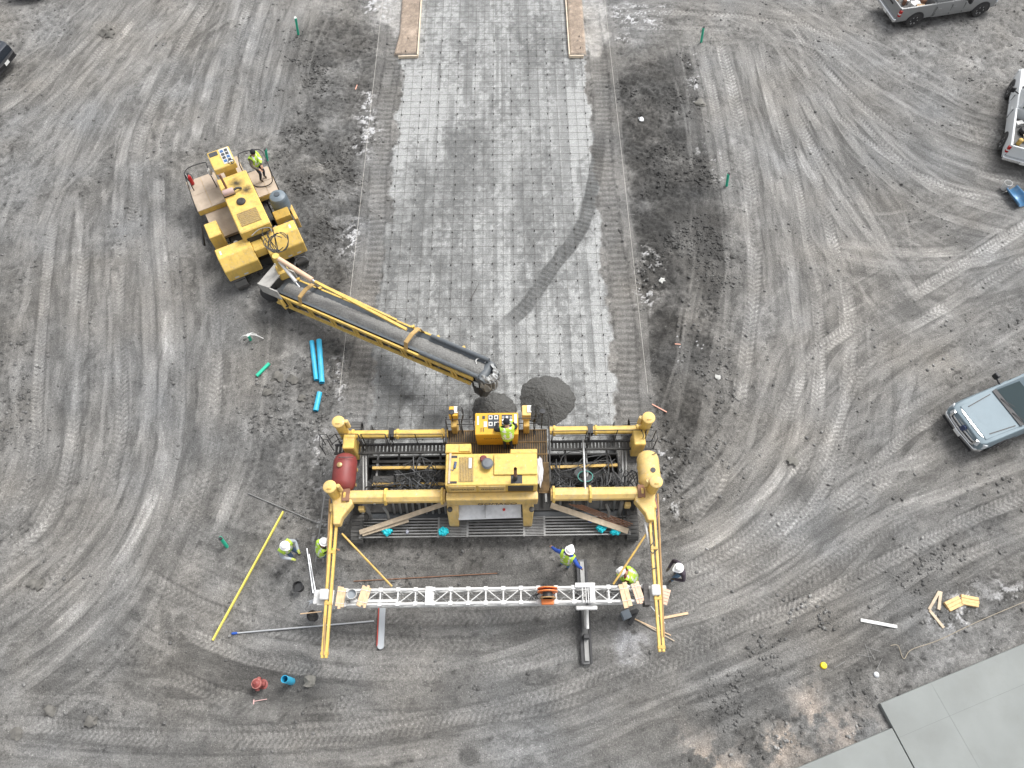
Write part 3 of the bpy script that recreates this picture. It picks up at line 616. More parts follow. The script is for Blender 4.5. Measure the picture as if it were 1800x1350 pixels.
gg = MB().bar(q[0], q[1], .045, 10); gg.ring(q[1:], .012, 6); tag(pv(gg, 'grease_gun', mat('blue_grey_tool', (.06, .09, .16), .4), eng), None, None)
q = rect(824, 805, 829, 823, 3.04)
sl = pv(MB().bb(*q, 3.033, 3.05), 'tool_tray', SILV, eng)
# rear panels, louvres, logo strip
yb = ey0
def rpanel(name, x0, x1, z0, z1, m, y=0., parent=eng, th=.03): return pv(MB().bb(x0, x1, yb-y-th, yb-y+.001, z0, z1), name, m, parent, bev=.008)
W_ = ex1-ex0
rpanel('side_panel', ex0+.10, ex0+1.02, 2.42, 2.95, YELP); rpanel('side_panel', ex0+1.10, ex0+2.0, 2.42, 2.95, YELP)
rpanel('vent_opening', ex0+2.08, ex1-.14, 2.45, 2.93, BLK)
tnk = pv(MB().bb(ex0-.02, ex1+.02, yb-.30, yb-.002, 1.78, 2.36), 'fuel_tank', YELP, bev=.05, segs=2)
RL_ = mat('dark_lettering', (.10, .07, .05), .7)
def text(s, loc, size, m, parent, rot=(math.pi/2, 0, 0), org=None, name='lettering', shear=0., ext=.003):
    cu = bpy.data.curves.new('txt', 'FONT'); cu.body = s; cu.size = size; cu.extrude = ext; cu.shear = shear; cu.align_x = 'CENTER'; cu.align_y = 'CENTER'
    t = bpy.data.objects.new('txt', cu); COL.objects.link(t); bpy.context.view_layer.update()
    me = bpy.data.meshes.new_from_object(t); bpy.data.objects.remove(t); me.materials.clear(); me.materials.append(m)
    o = bpy.data.objects.new(name, me); COL.objects.link(o); o.parent = parent
    o.location = Vector(loc)-Vector(org if org is not None else (0, 0, 0)); o.rotation_euler = rot; return o
text('GOMACO', ((ex0+ex1)/2+.15, yb-.31, 1.93), .30, RL_, tnk, org=PO, shear=.2)
for xx in (ex0+.56, ex0+1.55): text('GOMACO', (xx, yb-.036, 2.68), .17, RL_, eng, org=PO, shear=.15)
# main beams ----------------------------------------------------------
def tube_beam(name, px0, px1, py, z, r, m, sides=8):
    a = at(px0, py[0], z); b = at(px1, py[1], z); y = (a.y+b.y)/2
    prof = [(r*math.cos(2*math.pi*(k+.5)/sides), r*math.sin(2*math.pi*(k+.5)/sides)) for k in range(sides)]
    o = pv(MB().extrude(prof, (b.x, y, z), (0, 1, 0), (0, 0, 1), 1) if 0 else MB().add([(a.x, y+p_[0], z+p_[1]) for p_ in prof]+[(b.x, y+p_[0], z+p_[1]) for p_ in prof],
        [tuple(range(sides-1, -1, -1)), tuple(range(sides, 2*sides))]+[(i, (i+1) % sides, (i+1) % sides+sides, i+sides) for i in range(sides)]), name, m, bev=.01)
    return o, a.x, b.x, y
def flange(x, y, z, r, parent): pv(MB().lathe((x-.04, y, z), [(r, 0), (r, .08)], 8, (1, 0, 0)), 'flange', YEL, parent, bev=.01)
for px0, px1, py in ((603, 783, (874, 872)), (968, 1132, (869, 867))):
    o, xa, xb, y = tube_beam('rear_beam', px0, px1, py, 1.95, .23, YELP)
    for t in (.03, .42, .97): flange(xa+(xb-xa)*t, y, 1.95, .31, o)
    REARY = y
for px0, px1, py, zz in ((612, 787, (764, 762), 1.95), (966, 1128, (757, 755), 1.95)):
    o, xa, xb, y = tube_beam('front_beam', px0, px1, py, zz, .15, YEL)
    for t in (.05, .5, .95): flange(xa+(xb-xa)*t, y, zz, .20, o)
    pv(MB().bb(xa+(xb-xa)*.44-.09, xa+(xb-xa)*.44+.09, y-.17, y+.17, zz-.17, zz+.17), 'clamp_band', BLK, o)
    FRONTY = y
# legs with crawlers --------------------------------------------------
PAD = mat('track_pad_steel', (.085, .083, .08), .7, metal=.1, var=.3, dirt=.7, dirtcol=(.14, .135, .125), dscale=5)
def crawler(x, y, parent, L=1.75, Wd=.42, H=.62, xf=None, org=None):
    r = H/2; n = 34; path = []
    for k in range(n):
        s = k/n*(2*(L-H)+2*math.pi*r)
        if s < L-H: path.append((-(L-H)/2+s, H))
        elif s < L-H+math.pi*r: a = (s-(L-H))/r; path.append(((L-H)/2+r*math.sin(a), r+r*math.cos(a)))
        elif s < 2*(L-H)+math.pi*r: path.append(((L-H)/2-(s-(L-H)-math.pi*r), 0))
        else: a = (s-2*(L-H)-math.pi*r)/r; path.append((-(L-H)/2-r*math.sin(a), r-r*math.cos(a)))
    tr = None
    g = dict(org=org) if org is not None else {}
    fr_ = MB().bb(x-Wd*.3, x+Wd*.3, y-L/2+.2, y+L/2-.2, .16, H-.14).build('track_frame', STLD, parent, bev=.02, **g)
    for yy in (-1, 1): MB().lathe((x-Wd*.36, y+yy*(L-H)/2, r), [(r-.09, 0), (r-.09, Wd*.72)], 16, (1, 0, 0)).build('track_wheel', STLD, fr_, **g)
    for k in range(n):
        p0 = Vector((0, *path[k])); p1 = Vector((0, *path[(k+1) % n])); c = (p0+p1)/2; t = (p1-p0).normalized()
        R = Matrix(((1, 0, 0), (0, t.y, -t.z), (0, t.z, t.y)))
        MB().box((x, y+c.y, c.z), (Wd, (p1-p0).length*.86, .05), R=R).build('track_pad', PAD, fr_, **g)
    return fr_
def leg(capx, capy, base, arm=None, small=1):
    c = at(capx, capy, 2.9); x, y = c.x, c.y
    o = pv(MB().lathe((x, y, .75), [(.185, 0), (.185, 2.05), (.21, 2.06), (.21, 2.15)], 26), 'leg', YEL, smooth=True)
    pv(MB().lathe((x, y, 2.9), [(.222, 0), (.222, .05), (.18, .085), (0, .09)], 28), 'leg_cap', YELP, o, smooth=True)
    pv(MB().ring(bez([(x-.08, y-.1, 2.98), (x-.03, y-.1, 3.03), (x+.03, y-.1, 3.03), (x+.08, y-.1, 2.98)], 4), .012, 6), 'lifting_eye', YEL2, o)
    pv(MB().lathe((x+small*.25, y+.05, 2.4), [(.075, 0), (.075, .45), (.06, .48), (0, .48)], 14), 'jack_cylinder', YELP, o, smooth=True)
    return o, x, y
for (cx, cy, sg, fb) in ((595, 742, 1, 'f'), (1140, 735, -1, 'f'), (580, 856, 1, 'r'), (1153, 847, -1, 'r')):
    o, x, y = leg(cx, cy, 0, small=sg)
    if fb == 'f':
        pv(MB().bb(x-.2+sg*.25, x+.2+sg*.25, y-.72, y-.15, 1.1, 2.25), 'leg_bracket', YEL, o, bev=.03)
        tx = x+sg*.05; crawler(tx, y+.35, PV, L=1.5, Wd=.40, org=PO)
        pv(MB().bb(tx-.1, tx+.1, y+.2, y+.5, .55, .85), 'ankle', STLD, o)
    else:
        poly = [(x-.15*sg*0-.22, y+.1), (x+.22, y+.1), (x+sg*.45, REARY+.3), (x+sg*.62, REARY-.3), (x+sg*.30, REARY-.75), (x+sg*.24, REARY-1.0), (x+sg*.02, REARY-1.0), (x-sg*.02, REARY-.6), (x-sg*.12, REARY)]
        cxm = sum(p_[0] for p_ in poly)/len(poly); cym = sum(p_[1] for p_ in poly)/len(poly)
        poly.sort(key=lambda p_: math.atan2(p_[1]-cym, p_[0]-cxm))
        pv(MB().prism(poly, 1.75, 2.12), 'leg_arm', YELP, o, bev=.05, segs=2)
        pv(MB().bb(x+sg*.26, x+sg*.50, REARY-.22, REARY+.22, 2.1, 2.22), 'valve_block', RUST, o, bev=.01)
        tx = x+sg*.52; crawler(tx, REARY-.25, PV, L=1.9, Wd=.42, org=PO)
        pv(MB().bb(tx-.12, tx+.12, REARY-.2, REARY+.2, .55, 1.75), 'ankle', STLD, o, bev=.02)
        pv(MB().bar((tx+sg*.45, REARY-.4, .35), (tx+sg*.45, REARY-.2, 1.6), .07, 10), 'steering_cylinder', STL, o, smooth=True)
# tanks ---------------------------------------------------------------
def tank(name, px0, py0, px1, py1, z, m, label):
    a, b, c, d = rect(px0, py0, px1, py1, z); r = (b-a)/2; x = (a+b)/2
    prof = [(0.02, 0), (r*.55, .03), (r*.85, .11), (r, .27), (r, (d-c)-.27), (r*.85, (d-c)-.11), (r*.55, (d-c)-.03), (.02, (d-c))]
    o = pv(MB().lathe((x, c, z-r+.0), prof, 28, (0, 1, 0)), name, m, smooth=True)
    o['label'] = label
    for yy in (c+.4, d-.4): pv(MB().bb(x-r*.8, x+r*.8, yy-.05, yy+.05, z-2*r-.15, z-r-.35), 'tank_saddle', YEL2, o)
    return o, x, (c+d)/2, z
t1, tx, ty, tz = tank('water_tank', 580, 791, 622, 857, 2.45, RED, 'dark red water tank')
p = at(597, 817, 2.47); pv(MB().lathe(p, [(.09, -.05), (.09, .03), (.06, .05), (0, .05)], 18), 'filler_cap', mat('brass', (.35, .25, .12), .4, metal=.5), t1, smooth=True)
p = at(596, 805, 2.47); pv(MB().ring([p, p+Vector((.0, 0, .06)), p+Vector((.5, .02, .02))], .015, 6), 'valve_pipe', HOSE, t1)
t2, tx, ty, tz = tank('fuel_drum', 1124, 787, 1163, 852, 2.45, YELP, 'pale yellow tank')
p = at(1148, 826, 2.46); pv(MB().lathe(p, [(.09, -.06), (.09, .01), (0, .012)], 18), 'filler_hole', BLK, t2)
p = at(1146, 799, 2.46); pv(MB().ring(bez([p, p+Vector((.12, .03, .03)), p+Vector((.2, .2, -.1)), p+Vector((.22, .35, -.4))], 4), .014, 6), 'breather_hose', BLK, t2)
# operator deck -------------------------------------------------------
GRT = mat('muddy_grating', (.16, .105, .05), .9, var=.5, scale=5, dirt=.8, dirtcol=(.045, .042, .04), dscale=2.2)
DZ = 1.75
a, b, c, d = rect(786, 755, 962, 800, DZ); dk = pv(MB().bb(a, b, c-.3, d, DZ-.10, DZ-.045), 'operator_deck', STLD)
nsl = 44
for i in range(nsl):
    x = a+(b-a)*(i+.5)/nsl; pv(MB().bb(x-.018, x+.018, c-.28, d-.02, DZ-.044, DZ), 'grating_slat', GRT, dk)
for yy in (c+.02, (c+d)/2, d-.03): pv(MB().bb(a, b, yy-.02, yy+.02, DZ-.043, DZ+.006), 'grating_bar', GRT, dk)
a2, b2, c2, d2 = rect(944, 796, 966, 866, DZ); sw = pv(MB().bb(a2+.02, b2, c2, c-.3, DZ-.1, DZ-.045), 'side_walkway', STLD)
nn = 26
for i in range(nn):
    y = c2+(c-.3-c2)*(i+.5)/nn; pv(MB().bb(a2+.04, b2-.02, y-.03, y+.03, DZ-.044, DZ), 'grating_slat', GRT, sw)
# console
a, b, c, d = rect(835, 727, 911, 762, 2.95)
con = pv(MB().add([(a, c, 2.85), (b, c, 2.85), (b, d, 3.02), (a, d, 3.02), (a+.03, c+.05, 1.8), (b-.03, c+.05, 1.8), (b-.03, d-.05, 1.8), (a+.03, d-.05, 1.8)],
   [(0, 1, 2, 3), (7, 6, 5, 4), (4, 5, 1, 0), (5, 6, 2, 1), (6, 7, 3, 2), (7, 4, 0, 3)]), 'control_console', mat('orange_yellow_paint', (.66, .37, .035), .45, var=.08, dirt=.2, dirtcol=(.3, .2, .08)), bev=.02)
def conz(y): return 2.85+(y-c)/(d-c)*.17
SCR = mat('instrument_panel', (.05, .055, .06), .35, var=.1)
def cpan(u0, u1, v0, v1, m, name='display_panel', parent=con, h=.012):
    x0, x1 = a+(b-a)*u0, a+(b-a)*u1; y0, y1 = c+(d-c)*v0, c+(d-c)*v1
    vs = [(x0, y0, conz(y0)+.003), (x1, y0, conz(y0)+.003), (x1, y1, conz(y1)+.003), (x0, y1, conz(y1)+.003)]; vs += [(p_[0], p_[1], p_[2]+h) for p_ in vs]
    return pv(MB().add(vs, [(3,2,1,0),(4,5,6,7),(0,1,5,4),(1,2,6,5),(2,3,7,6),(3,0,4,7)]), name, m, parent)
s1 = cpan(.30, .56, .28, .90, SCR)
for (u, v) in ((.36, .78), (.49, .78), (.36, .48), (.49, .48)): cpan(u-.045, u+.045, v-.09, v+.09, REFL, 'gauge', con, .02); cpan(u-.025, u+.025, v-.05, v+.05, SCR, 'screen', con, .024)
s2 = cpan(.62, .86, .42, .90, SCR)
for k in range(9):
    u = .65+.09*(k % 3); v = .52+.13*(k//3); x = a+(b-a)*u; y = c+(d-c)*v
    pv(MB().lathe((x, y, conz(y)+.014), [(.045, 0), (.045, .012), (0, .013)], 12), 'dial', REFL if k % 2 else STL, con)
cpan(.17, .23, .72, .86, SCR, 'switch_plate'); cpan(.05, .09, .45, .85, REFL, 'decal'); cpan(.91, .97, .5, .92, REFL, 'decal'); cpan(.2, .28, .35, .6, WHT, 'decal')
for u in (.14, .19): cpan(u-.008, u+.008, .14, .32, BLK, 'lever_slot')
text('GOMACO', ((a+b)/2-.1, c-.01+.03, 2.45), .16, RL_, con, org=PO, rot=(math.radians(93), 0, 0))
# light pedestals
for (x0, y0, x1, y1, m, nm) in ((789, 714, 804, 731, MATS['orange_yellow_paint'], 'left'), (917.5, 712, 933, 730, YELP, 'right')):
    a3, b3, c3, d3 = rect(x0, y0, x1, y1, 2.75)
    o = pv(MB().bb(a3, b3, c3, d3, 2.35, 2.75), 'junction_box', m, bev=.02)
    pv(MB().bb(a3+.05, b3-.05, c3-.25, d3-.1, 1.3, 2.346), 'box_stand', YEL2, o, bev=.02)
    xe = b3+.0; pv(MB().bb(xe-.12, xe+.02, c3+.1, d3-.03, 2.753, 2.79), 'connector_plate', REFL, o)
    for k in range(4):
        yy = c3+.15+.05*k; pv(MB().ring(bez([(xe-.03, yy, 2.78), (xe+.12, yy, 2.85), (xe+.2, yy-.1, 2.6), (xe+.1, yy-.3, 2.2), (xe+.15, yy-.5, 1.8)], 5), .011, 5), 'cable', BLK, o)
for (x_, y_) in ((793.5, 725), (953.5, 724)):   # work lamps
    p = at(x_, y_, 2.95); pl_ = pv(MB().bar(p+Vector((0, -.1, -1.2)), p+Vector((0, -.03, -.05)), .02, 8), 'lamp_post', BLK)
    pv(MB().lathe(p, [(.03, -.1), (.10, -.02), (.11, .04), (0, .05)], 18, (0, .3, 1)), 'work_lamp', BLK, pl_, smooth=True)
# railings ------------------------------------------------------------
def rail(pts, posts=True, z0=DZ, r=.017, mid=True):
    "guard rail through pixel points (deck level), top rail + mid rail + posts as one frame"
    P = [at(x, y, z0) for x, y in pts]; m_ = MB()
    for h in ((.95, .5) if mid else (.95,)):
        m_.ring([p+Vector((0, 0, h)) for p in P], r, 6)
    for p in P: m_.bar(p, p+Vector((0, 0, .95)), r, 6)
    return pv(m_, 'guard_rail', BLK, smooth=True)
rail([(787, 792), (787, 756), (810, 756), (834, 756)]); rail([(912, 754), (940, 754), (963, 753), (964, 790), (965, 830), (966, 862)])
for pts in ([(587, 792), (600, 781), (638, 781), (640, 792)], [(642, 792), (643, 781), (684, 781), (686, 793)], [(692, 793), (692, 781), (735, 781), (782, 781), (784, 793)],
            [(969, 786), (969, 776), (1028, 775), (1030, 786)], [(1033, 786), (1034, 775), (1080, 774), (1121, 774), (1124, 785)], [(1128, 785), (1129, 774), (1146, 774), (1148, 788)], [(573, 800), (573, 782), (585, 782)]):
    rail(pts, z0=1.45)
for (x0, y0, x1, y1) in ((588, 779, 786, 797), (968, 773, 1150, 790)):       # catwalks behind the front beam
    a3, b3, c3, d3 = rect(x0, y0, x1, y1, 1.45); cw = pv(MB().bb(a3, b3, c3, c3+.07, 1.36, 1.45), 'catwalk', STLD); pv(MB().bb(a3, b3, d3-.07, d3, 1.36, 1.45), 'catwalk_edge', BLK, cw)
    for i in range(30):
        x = a3+(b3-a3)*(i+.5)/30; pv(MB().bb(x-.04, x+.04, c3+.07, d3-.07, 1.37, 1.43), 'catwalk_slat', STLD, cw)
# mould and paving kit inside the frame -------------------------------
xL, xR = -5.35, 3.85
yR = at(870, 905, .5).y; yF = FRONTY-.15
kit = pv(MB().bb(xL, xR, yR+.1, yR+1.35, .12, .62), 'mould_pan', STLD, bev=.02)
pv(MB().bb(xL, xR, yF-.32, yF-.26, .05, .75), 'strike_off_plate', STLD, kit)
pv(MB().bar((xL, yF-.55, .42), (xR, yF-.55, .42), .06, 12), 'auger_shaft', STL, kit)
au = MB(); n_ = 420
for k in range(n_):
    t0 = k/n_; x = xL+(xR-xL)*t0; an = t0*2*math.pi*24*(1 if t0 < .5 else -1)
    au.add([], [])
    if k:
        x1_ = x; a1 = an
        au.add([(x0_, yF-.55+.06*math.cos(a0), .42+.06*math.sin(a0)), (x0_, yF-.55+.21*math.cos(a0), .42+.21*math.sin(a0)), (x1_, yF-.55+.21*math.cos(a1), .42+.21*math.sin(a1)), (x1_, yF-.55+.06*math.cos(a1), .42+.06*math.sin(a1))], [(0, 1, 2, 3)])
    x0_, a0 = x, an
pv(au, 'auger_flight', STLD, kit)
for sx in (xL-.03, xR+.03): pv(MB().bb(sx-.025, sx+.025, yR-.4, yF+1.05, .02, .62), 'side_form', STLD, kit)
for i, xx in enumerate(np.linspace(xL+.4, xR-.4, 12)):
    if ex0-.1 < xx < ex1+.1: continue
    pv(MB().beam((xx, yR+.3, .95), (xx, yF-.2, .95), .07, .1), 'frame_strut', STLD if i % 2 else STL, kit)
for (pa, pb, z, m) in (((655, 823), (783, 822), 1.15, YEL2), ((655, 852), (783, 851), 1.1, YEL2), ((968, 822), (1085, 818), 1.15, YEL2), ((968, 850), (1085, 846), 1.1, STLD), ((655, 812), (783, 811), 1.0, STLD)):
    pv(MB().beam(at(*pa, z), at(*pb, z), .10, .12), 'cross_member', m, kit)
for (q, z) in ((((655, 836), (692, 848)), 1.05), (((1060, 832), (1085, 850)), 1.0), (((1000, 835), (1030, 848)), .9), (((700, 838), (760, 850)), .85)):
    a3, b3, c3, d3 = rect(*q[0], *q[1], z); pv(MB().bb(a3, b3, c3, d3, .6, z), 'hydraulic_box', STLD, kit, bev=.02)
for (xx, y0, y1) in ((638, 800, 868), (643, 800, 868), (1094, 793, 864), (1100, 793, 864)):
    pv(MB().bar(at(xx, y0, 1.3), at(xx+1, y1, 1.3), .045, 10), 'ram_rod', STL, kit, smooth=True)
pv(MB().bar(at(1025, 772, 1.6), at(1029, 864, 2.1), .04, 10), 'tie_rod', SILV, kit, smooth=True)
hr = random.Random(21)
def hoses(n, x0, x1, y0, y1, z, name='hose'):
    for _ in range(n):
        k = hr.choice((4, 5, 6)); xs = sorted(hr.uniform(x0, x1) for _ in range(k)); side = hr.choice((1, -1))
        if side < 0: xs = xs[::-1]
        pts = [at(xx, hr.uniform(y0, y1), z+hr.uniform(-.25, .25)) for xx in xs]
        pv(MB().ring(bez(pts, 5), hr.choice((.013, .017, .022)), 5), name, HOSE, kit, smooth=True)
hoses(20, 690, 785, 825, 866, 1.35); hoses(12, 640, 760, 840, 868, 1.35); hoses(6, 705, 784, 800, 855, 1.3); hoses(20, 968, 1060, 832, 864, 1.4); hoses(13, 1060, 1122, 822, 864, 1.4); hoses(7, 968, 1090, 795, 862, 1.4); hoses(5, 720, 785, 852, 866, 1.6)
p = at(1023, 832, 1.75)
for k in range(6):
    pts = [p+Vector((.26*math.cos(t_)+.02*k, .2*math.sin(t_)-.03*k, .02*k)) for t_ in np.linspace(0, 6.28, 18)]; pv(MB().ring(pts, .018, 6), 'hose_coil', HOSE if k < 5 else mat('teal_hose', (.05, .22, .19), .5), kit, smooth=True)
for i in range(9):                                    # vibrators behind the rear beam
    xx = 690+i*11.5; q = at(xx, 890, 1.1); pv(MB().ring(bez([q+Vector((0, .5, .4)), q+Vector((0, .2, .15)), q+Vector((0, -.1, -.5))], 4), .045, 8), 'vibrator', STL, kit, smooth=True)
for i in range(5):
    xx = 985+i*24; q = at(xx, 884, 1.1); pv(MB().ring(bez([q+Vector((0, .5, .4)), q+Vector((0, .2, .15)), q+Vector((0, -.1, -.5))], 4), .045, 8), 'vibrator', STL, kit, smooth=True)
for (xx, yy) in ((673, 890), (1066, 887)):
    q = at(xx, yy, 1.6); pv(MB().ring([q, q+Vector((.12, -.15, -.3)), q+Vector((.12, -.3, -.9))], .05, 8), 'adjuster_arm', STL, kit, smooth=True)
for (xx, yy) in ((636, 895), (1103, 888)):
    q = at(xx, yy, 1.5); pv(MB().box(q, (.2, .16, .3)), 'pivot_block', YELP, kit, bev=.02); pv(MB().lathe(q+Vector((.02, -.1, -.5)), [(.14, 0), (.14, .12)], 16, (1, 0, 0)), 'pulley', STLD, kit)
# silver plate and yellow rear arms
a, b, c, d = rect(806, 886, 916, 911, 1.25); pl = pv(MB().add([(a, c-.02, 1.16), (b, c+.04, 1.16), (b, d+.15, 1.45), (a, d+.15, 1.45), (a, c-.02, 1.12), (b, c+.04, 1.12), (b, d+.15, 1.41), (a, d+.15, 1.41)], [(0,1,2,3),(7,6,5,4),(4,5,1,0),(5,6,2,1),(6,7,3,2),(7,4,0,3)]), 'guard_plate', mat('scuffed_aluminium', (.60, .61, .62), .5, metal=.0, var=.14, scale=7, dirt=.3, dirtcol=(.3, .29, .28)))
xm = at(853, 900, 1.3).x; pv(MB().bb(xm-.006, xm+.006, c, d+.14, 1.30, 1.462), 'plate_seam', STL, pl)
q = at(886, 896, 1.32); pv(MB().lathe(q, [(.05, 0), (.05, .02)], 14), 'warning_decal', mat('red_decal', (.6, .06, .05), .5), pl)
for (x0, x1, x2, x3) in ((785, 806, 790, 807), (918, 938, 920, 935)):
    A0, A1 = at(x0, 884, 1.7), at(x1, 884, 1.7); B0, B1 = at(x0+1, 900, 1.55), at(x1, 900, 1.55); C0, C1 = at(x2, 924, .75), at(x3, 924, .75)
    vs = [A0, A1, B1, B0, C0, C1]; lo = [v_-Vector((0, -.02, .22)) for v_ in vs]
    ar = pv(MB().add(vs+lo, [(0, 3, 2, 1), (3, 4, 5, 2), (6, 7, 8, 9), (9, 8, 11, 10), (0, 1, 7, 6), (1, 2, 8, 7), (2, 5, 11, 8), (5, 4, 10, 11), (4, 3, 9, 10), (3, 0, 6, 9)]), 'support_arm', YELP, bev=.03)
    pv(MB().lathe((A0+A1)/2+Vector((-.08 if x0 < 850 else .12, -.25, .02)), [(.09, 0), (.09, .08), (0, .1)], 14), 'valve', STLD, ar)
# rear slatted walkway
wz = .62; a, b, c, d = rect(634, 909, 1106, 943, wz)
ww = pv(MB().bb(a, b, d-.08, d, wz-.12, wz-.04), 'rear_walkway', STLD)
for i in range(7):
    yy = c+.03+(d-c-.06)*i/6
    for (u0, u1) in ((634, 771), (822, 921), (957, 1106)):
        xa, xb = at(u0, 926, wz).x, at(u1, 926, wz).x
        pv(MB().bb(xa, xb, yy-.022, yy+.022, wz-.05, wz), 'tube_slat', STL, ww)
for (u0, u1) in ((771, 822), (921, 957)):
    xa, xb = at(u0, 926, wz).x, at(u1, 926, wz).x
    for i in range(13):
        yy = c+.02+(d-c-.04)*i/12; pv(MB().bb(xa+.03, xb-.03, yy-.014, yy+.014, wz-.03, wz+.012), 'grating_slat', STL, ww)
    for xx in (xa, xb): pv(MB().bb(xx-.035, xx+.035, c-.01, d+.01, wz-.06, wz+.02), 'end_plate', STL, ww)
for u0 in (634, 1106): xx = at(u0, 926, wz).x; pv(MB().bb(xx-.03, xx+.03, c-.01, d+.01, wz-.10, wz+.015), 'end_plate', STL, ww)
pv(MB().bb(at(640, 900, .8).x, at(1100, 900, .8).x, d+.02, d+.45, .3, .55), 'trailing_pan', mat('dark_plate', (.05, .055, .06), .5, var=.2), kit)
# outriggers that carry the rear truss --------------------------------
OZ = 1.85
for (x0, y0, x1, y1, sg) in ((589, 898, 570, 1157, 1), (1145, 893, 1163, 1146, -1)):
    A, B = at(x0, y0, OZ), at(x1, y1, OZ)
    og = pv(MB().beam(A+Vector((-.085, 0, 0)), B+Vector((-.06, 0, 0)), .085, .12), 'outrigger_beam', YEL, bev=.01)
    pv(MB().beam(A+Vector((.085, 0, 0)), B+Vector((.06, 0, 0)), .085, .12), 'outrigger_rail', YEL, og, bev=.01)
    for t_ in (.02, .3, .65, .97):
        q = A.lerp(B, t_); pv(MB().box(q, (.24, .1, .14)), 'spacer', YEL2, og, bev=.01)
    pv(MB().box(A+Vector((0, .1, 0)), (.34, .3, .22)), 'pivot_collar', YELP, og, bev=.03)
for (p0, p1, z0, z1) in (((601, 938), (689, 1031), 1.75, 1.35), ((1141, 931), (1078, 1027), 1.75, 1.35)):
    pv(MB().bar(at(*p0, z0), at(*p1, z1), .035, 10), 'diagonal_brace', YEL2, smooth=True)
for (p0, p1) in (((580, 877), (569, 1152)), ((1156, 868), (1167, 1120))):
    pv(MB().bar(at(*p0, 1.8), at(*p1, 1.9), .035, 10), 'tension_tube', mat('rusty_yellow', (.34, .22, .10), .8, var=.3, dirt=.6, dirtcol=(.16, .09, .06), dscale=6), smooth=True)
q = [at(1150, 870, 2.), at(1157, 900, 1.9), at(1150, 918, 1.8), at(1139, 928, 1.7)]; pv(MB().ring(bez(q, 5), .02, 6), 'hydraulic_line', mat('pink_hose', (.30, .14, .15), .5), smooth=True)
for k_, q in enumerate(([(1147, 935), (1150, 950), (1143, 960)], [(1156, 965), (1148, 972), (1143, 968)], [(1155, 998), (1147, 1000), (1142, 1005)])):
    pv(MB().ring(bez([at(x, y, 1.95) for x, y in q], 5), .015, 6), 'hydraulic_line', BLK, smooth=True)
pv(MB().bar(at(1134, 918, 1.8), at(1141, 955, 1.75), .04, 8), 'white_cylinder', WHT, smooth=True)
# truss ---------------------------------------------------------------
ZT, ZB = 1.62, 1.22
xa, xb = at(607, 1048, ZT).x, at(1132, 1044, ZT).x; yN = (at(600, 1062, ZT).y+at(1140, 1057, ZT).y)/2; yFa = (at(600, 1037, ZT).y+at(1140, 1032, ZT).y)/2
tr = pv(MB().bar((xa, yFa, ZT), (xb, yFa, ZT), .05, 10), 'truss', WHT, smooth=True)
for (yy, zz) in ((yN, ZT), (yFa, ZB), (yN, ZB)): pv(MB().bar((xa, yy, zz), (xb, yy, zz), .05, 10), 'chord', WHT if zz == ZT else WHTD, tr, smooth=True)
nb = 17; st = (xb-xa)/nb
for i in range(nb+1):
    x = xa+st*i
    pv(MB().beam((x, yN, ZT), (x, yFa, ZT), .045, .045), 'batten', WHT, tr); pv(MB().beam((x, yN, ZB), (x, yFa, ZB), .04, .04), 'batten', WHTD, tr)
    for yy in (yN, yFa):
        pv(MB().beam((x, yy, ZB), (x, yy, ZT), .04, .04), 'upright', WHT, tr); pv(MB().box((x, yy, ZT), (.13, .13, .12)), 'joint_plate', WHT, tr)
    if i < nb:
        y0, y1 = (yN, yFa) if i % 2 else (yFa, yN)
        pv(MB().bar((x, y0, ZT), (x+st, y1, ZT), .018, 6), 'diagonal', WHT, tr); pv(MB().bar((x, y1, ZB), (x+st, y0, ZB), .016, 6), 'diagonal', WHTD, tr)
        for yy in (yN, yFa): pv(MB().bar((x, yy, ZB if i % 2 else ZT), (x+st, yy, ZT if i % 2 else ZB), .016, 6), 'diagonal', WHTD, tr)
for zz, yy in ((1.4, (yN+yFa)/2-.06), (1.4, (yN+yFa)/2+.08)): pv(MB().bar((xa, yy, zz), (xb, yy, zz), .02, 8), 'drive_rail', STL, tr, smooth=True)
pv(MB().bb(at(755, 1045, 1.6).x-.13, at(755, 1045, 1.6).x+.1, yN-.06, yFa+.08, ZT+.06, ZT+.085), 'cover_plate', WHT, tr, bev=.005)
x = at(650, 1050, ZT).x; pv(MB().bb(x-.6, x+.9, yN+.05, yN+.14, ZT+.055, ZT+.08), 'cover_strip', WHTD, tr)
for (xc, sg) in ((572, 1), (1152, -1)):
    q = at(xc, 1048, 1.75)
    mt = pv(MB().bb(q.x-.26, q.x+.26, yN-.02, yFa+.0, ZT+.06, ZT+.10), 'mount_plate', WHT, tr, bev=.01)
    pv(MB().box((q.x, (yN+yFa)/2+.05, 1.93), (.28, .34, .16)), 'beam_clamp', WHT, tr, bev=.03)
    pv(MB().bb(q.x-sg*.30-.1, q.x-sg*.30+.1, yN+.02, yFa+.02, 1.3, 1.70), 'end_bracket', WHT, tr, bev=.02)
x = at(1134, 1045, 1.7).x; pv(MB().bb(x-.05, x+.13, yN-.15, yFa+.06, 1.3, 1.78), 'end_guard', mat('dark_scratched_plate', (.05, .045, .043), .6, var=.5, scale=12), tr)
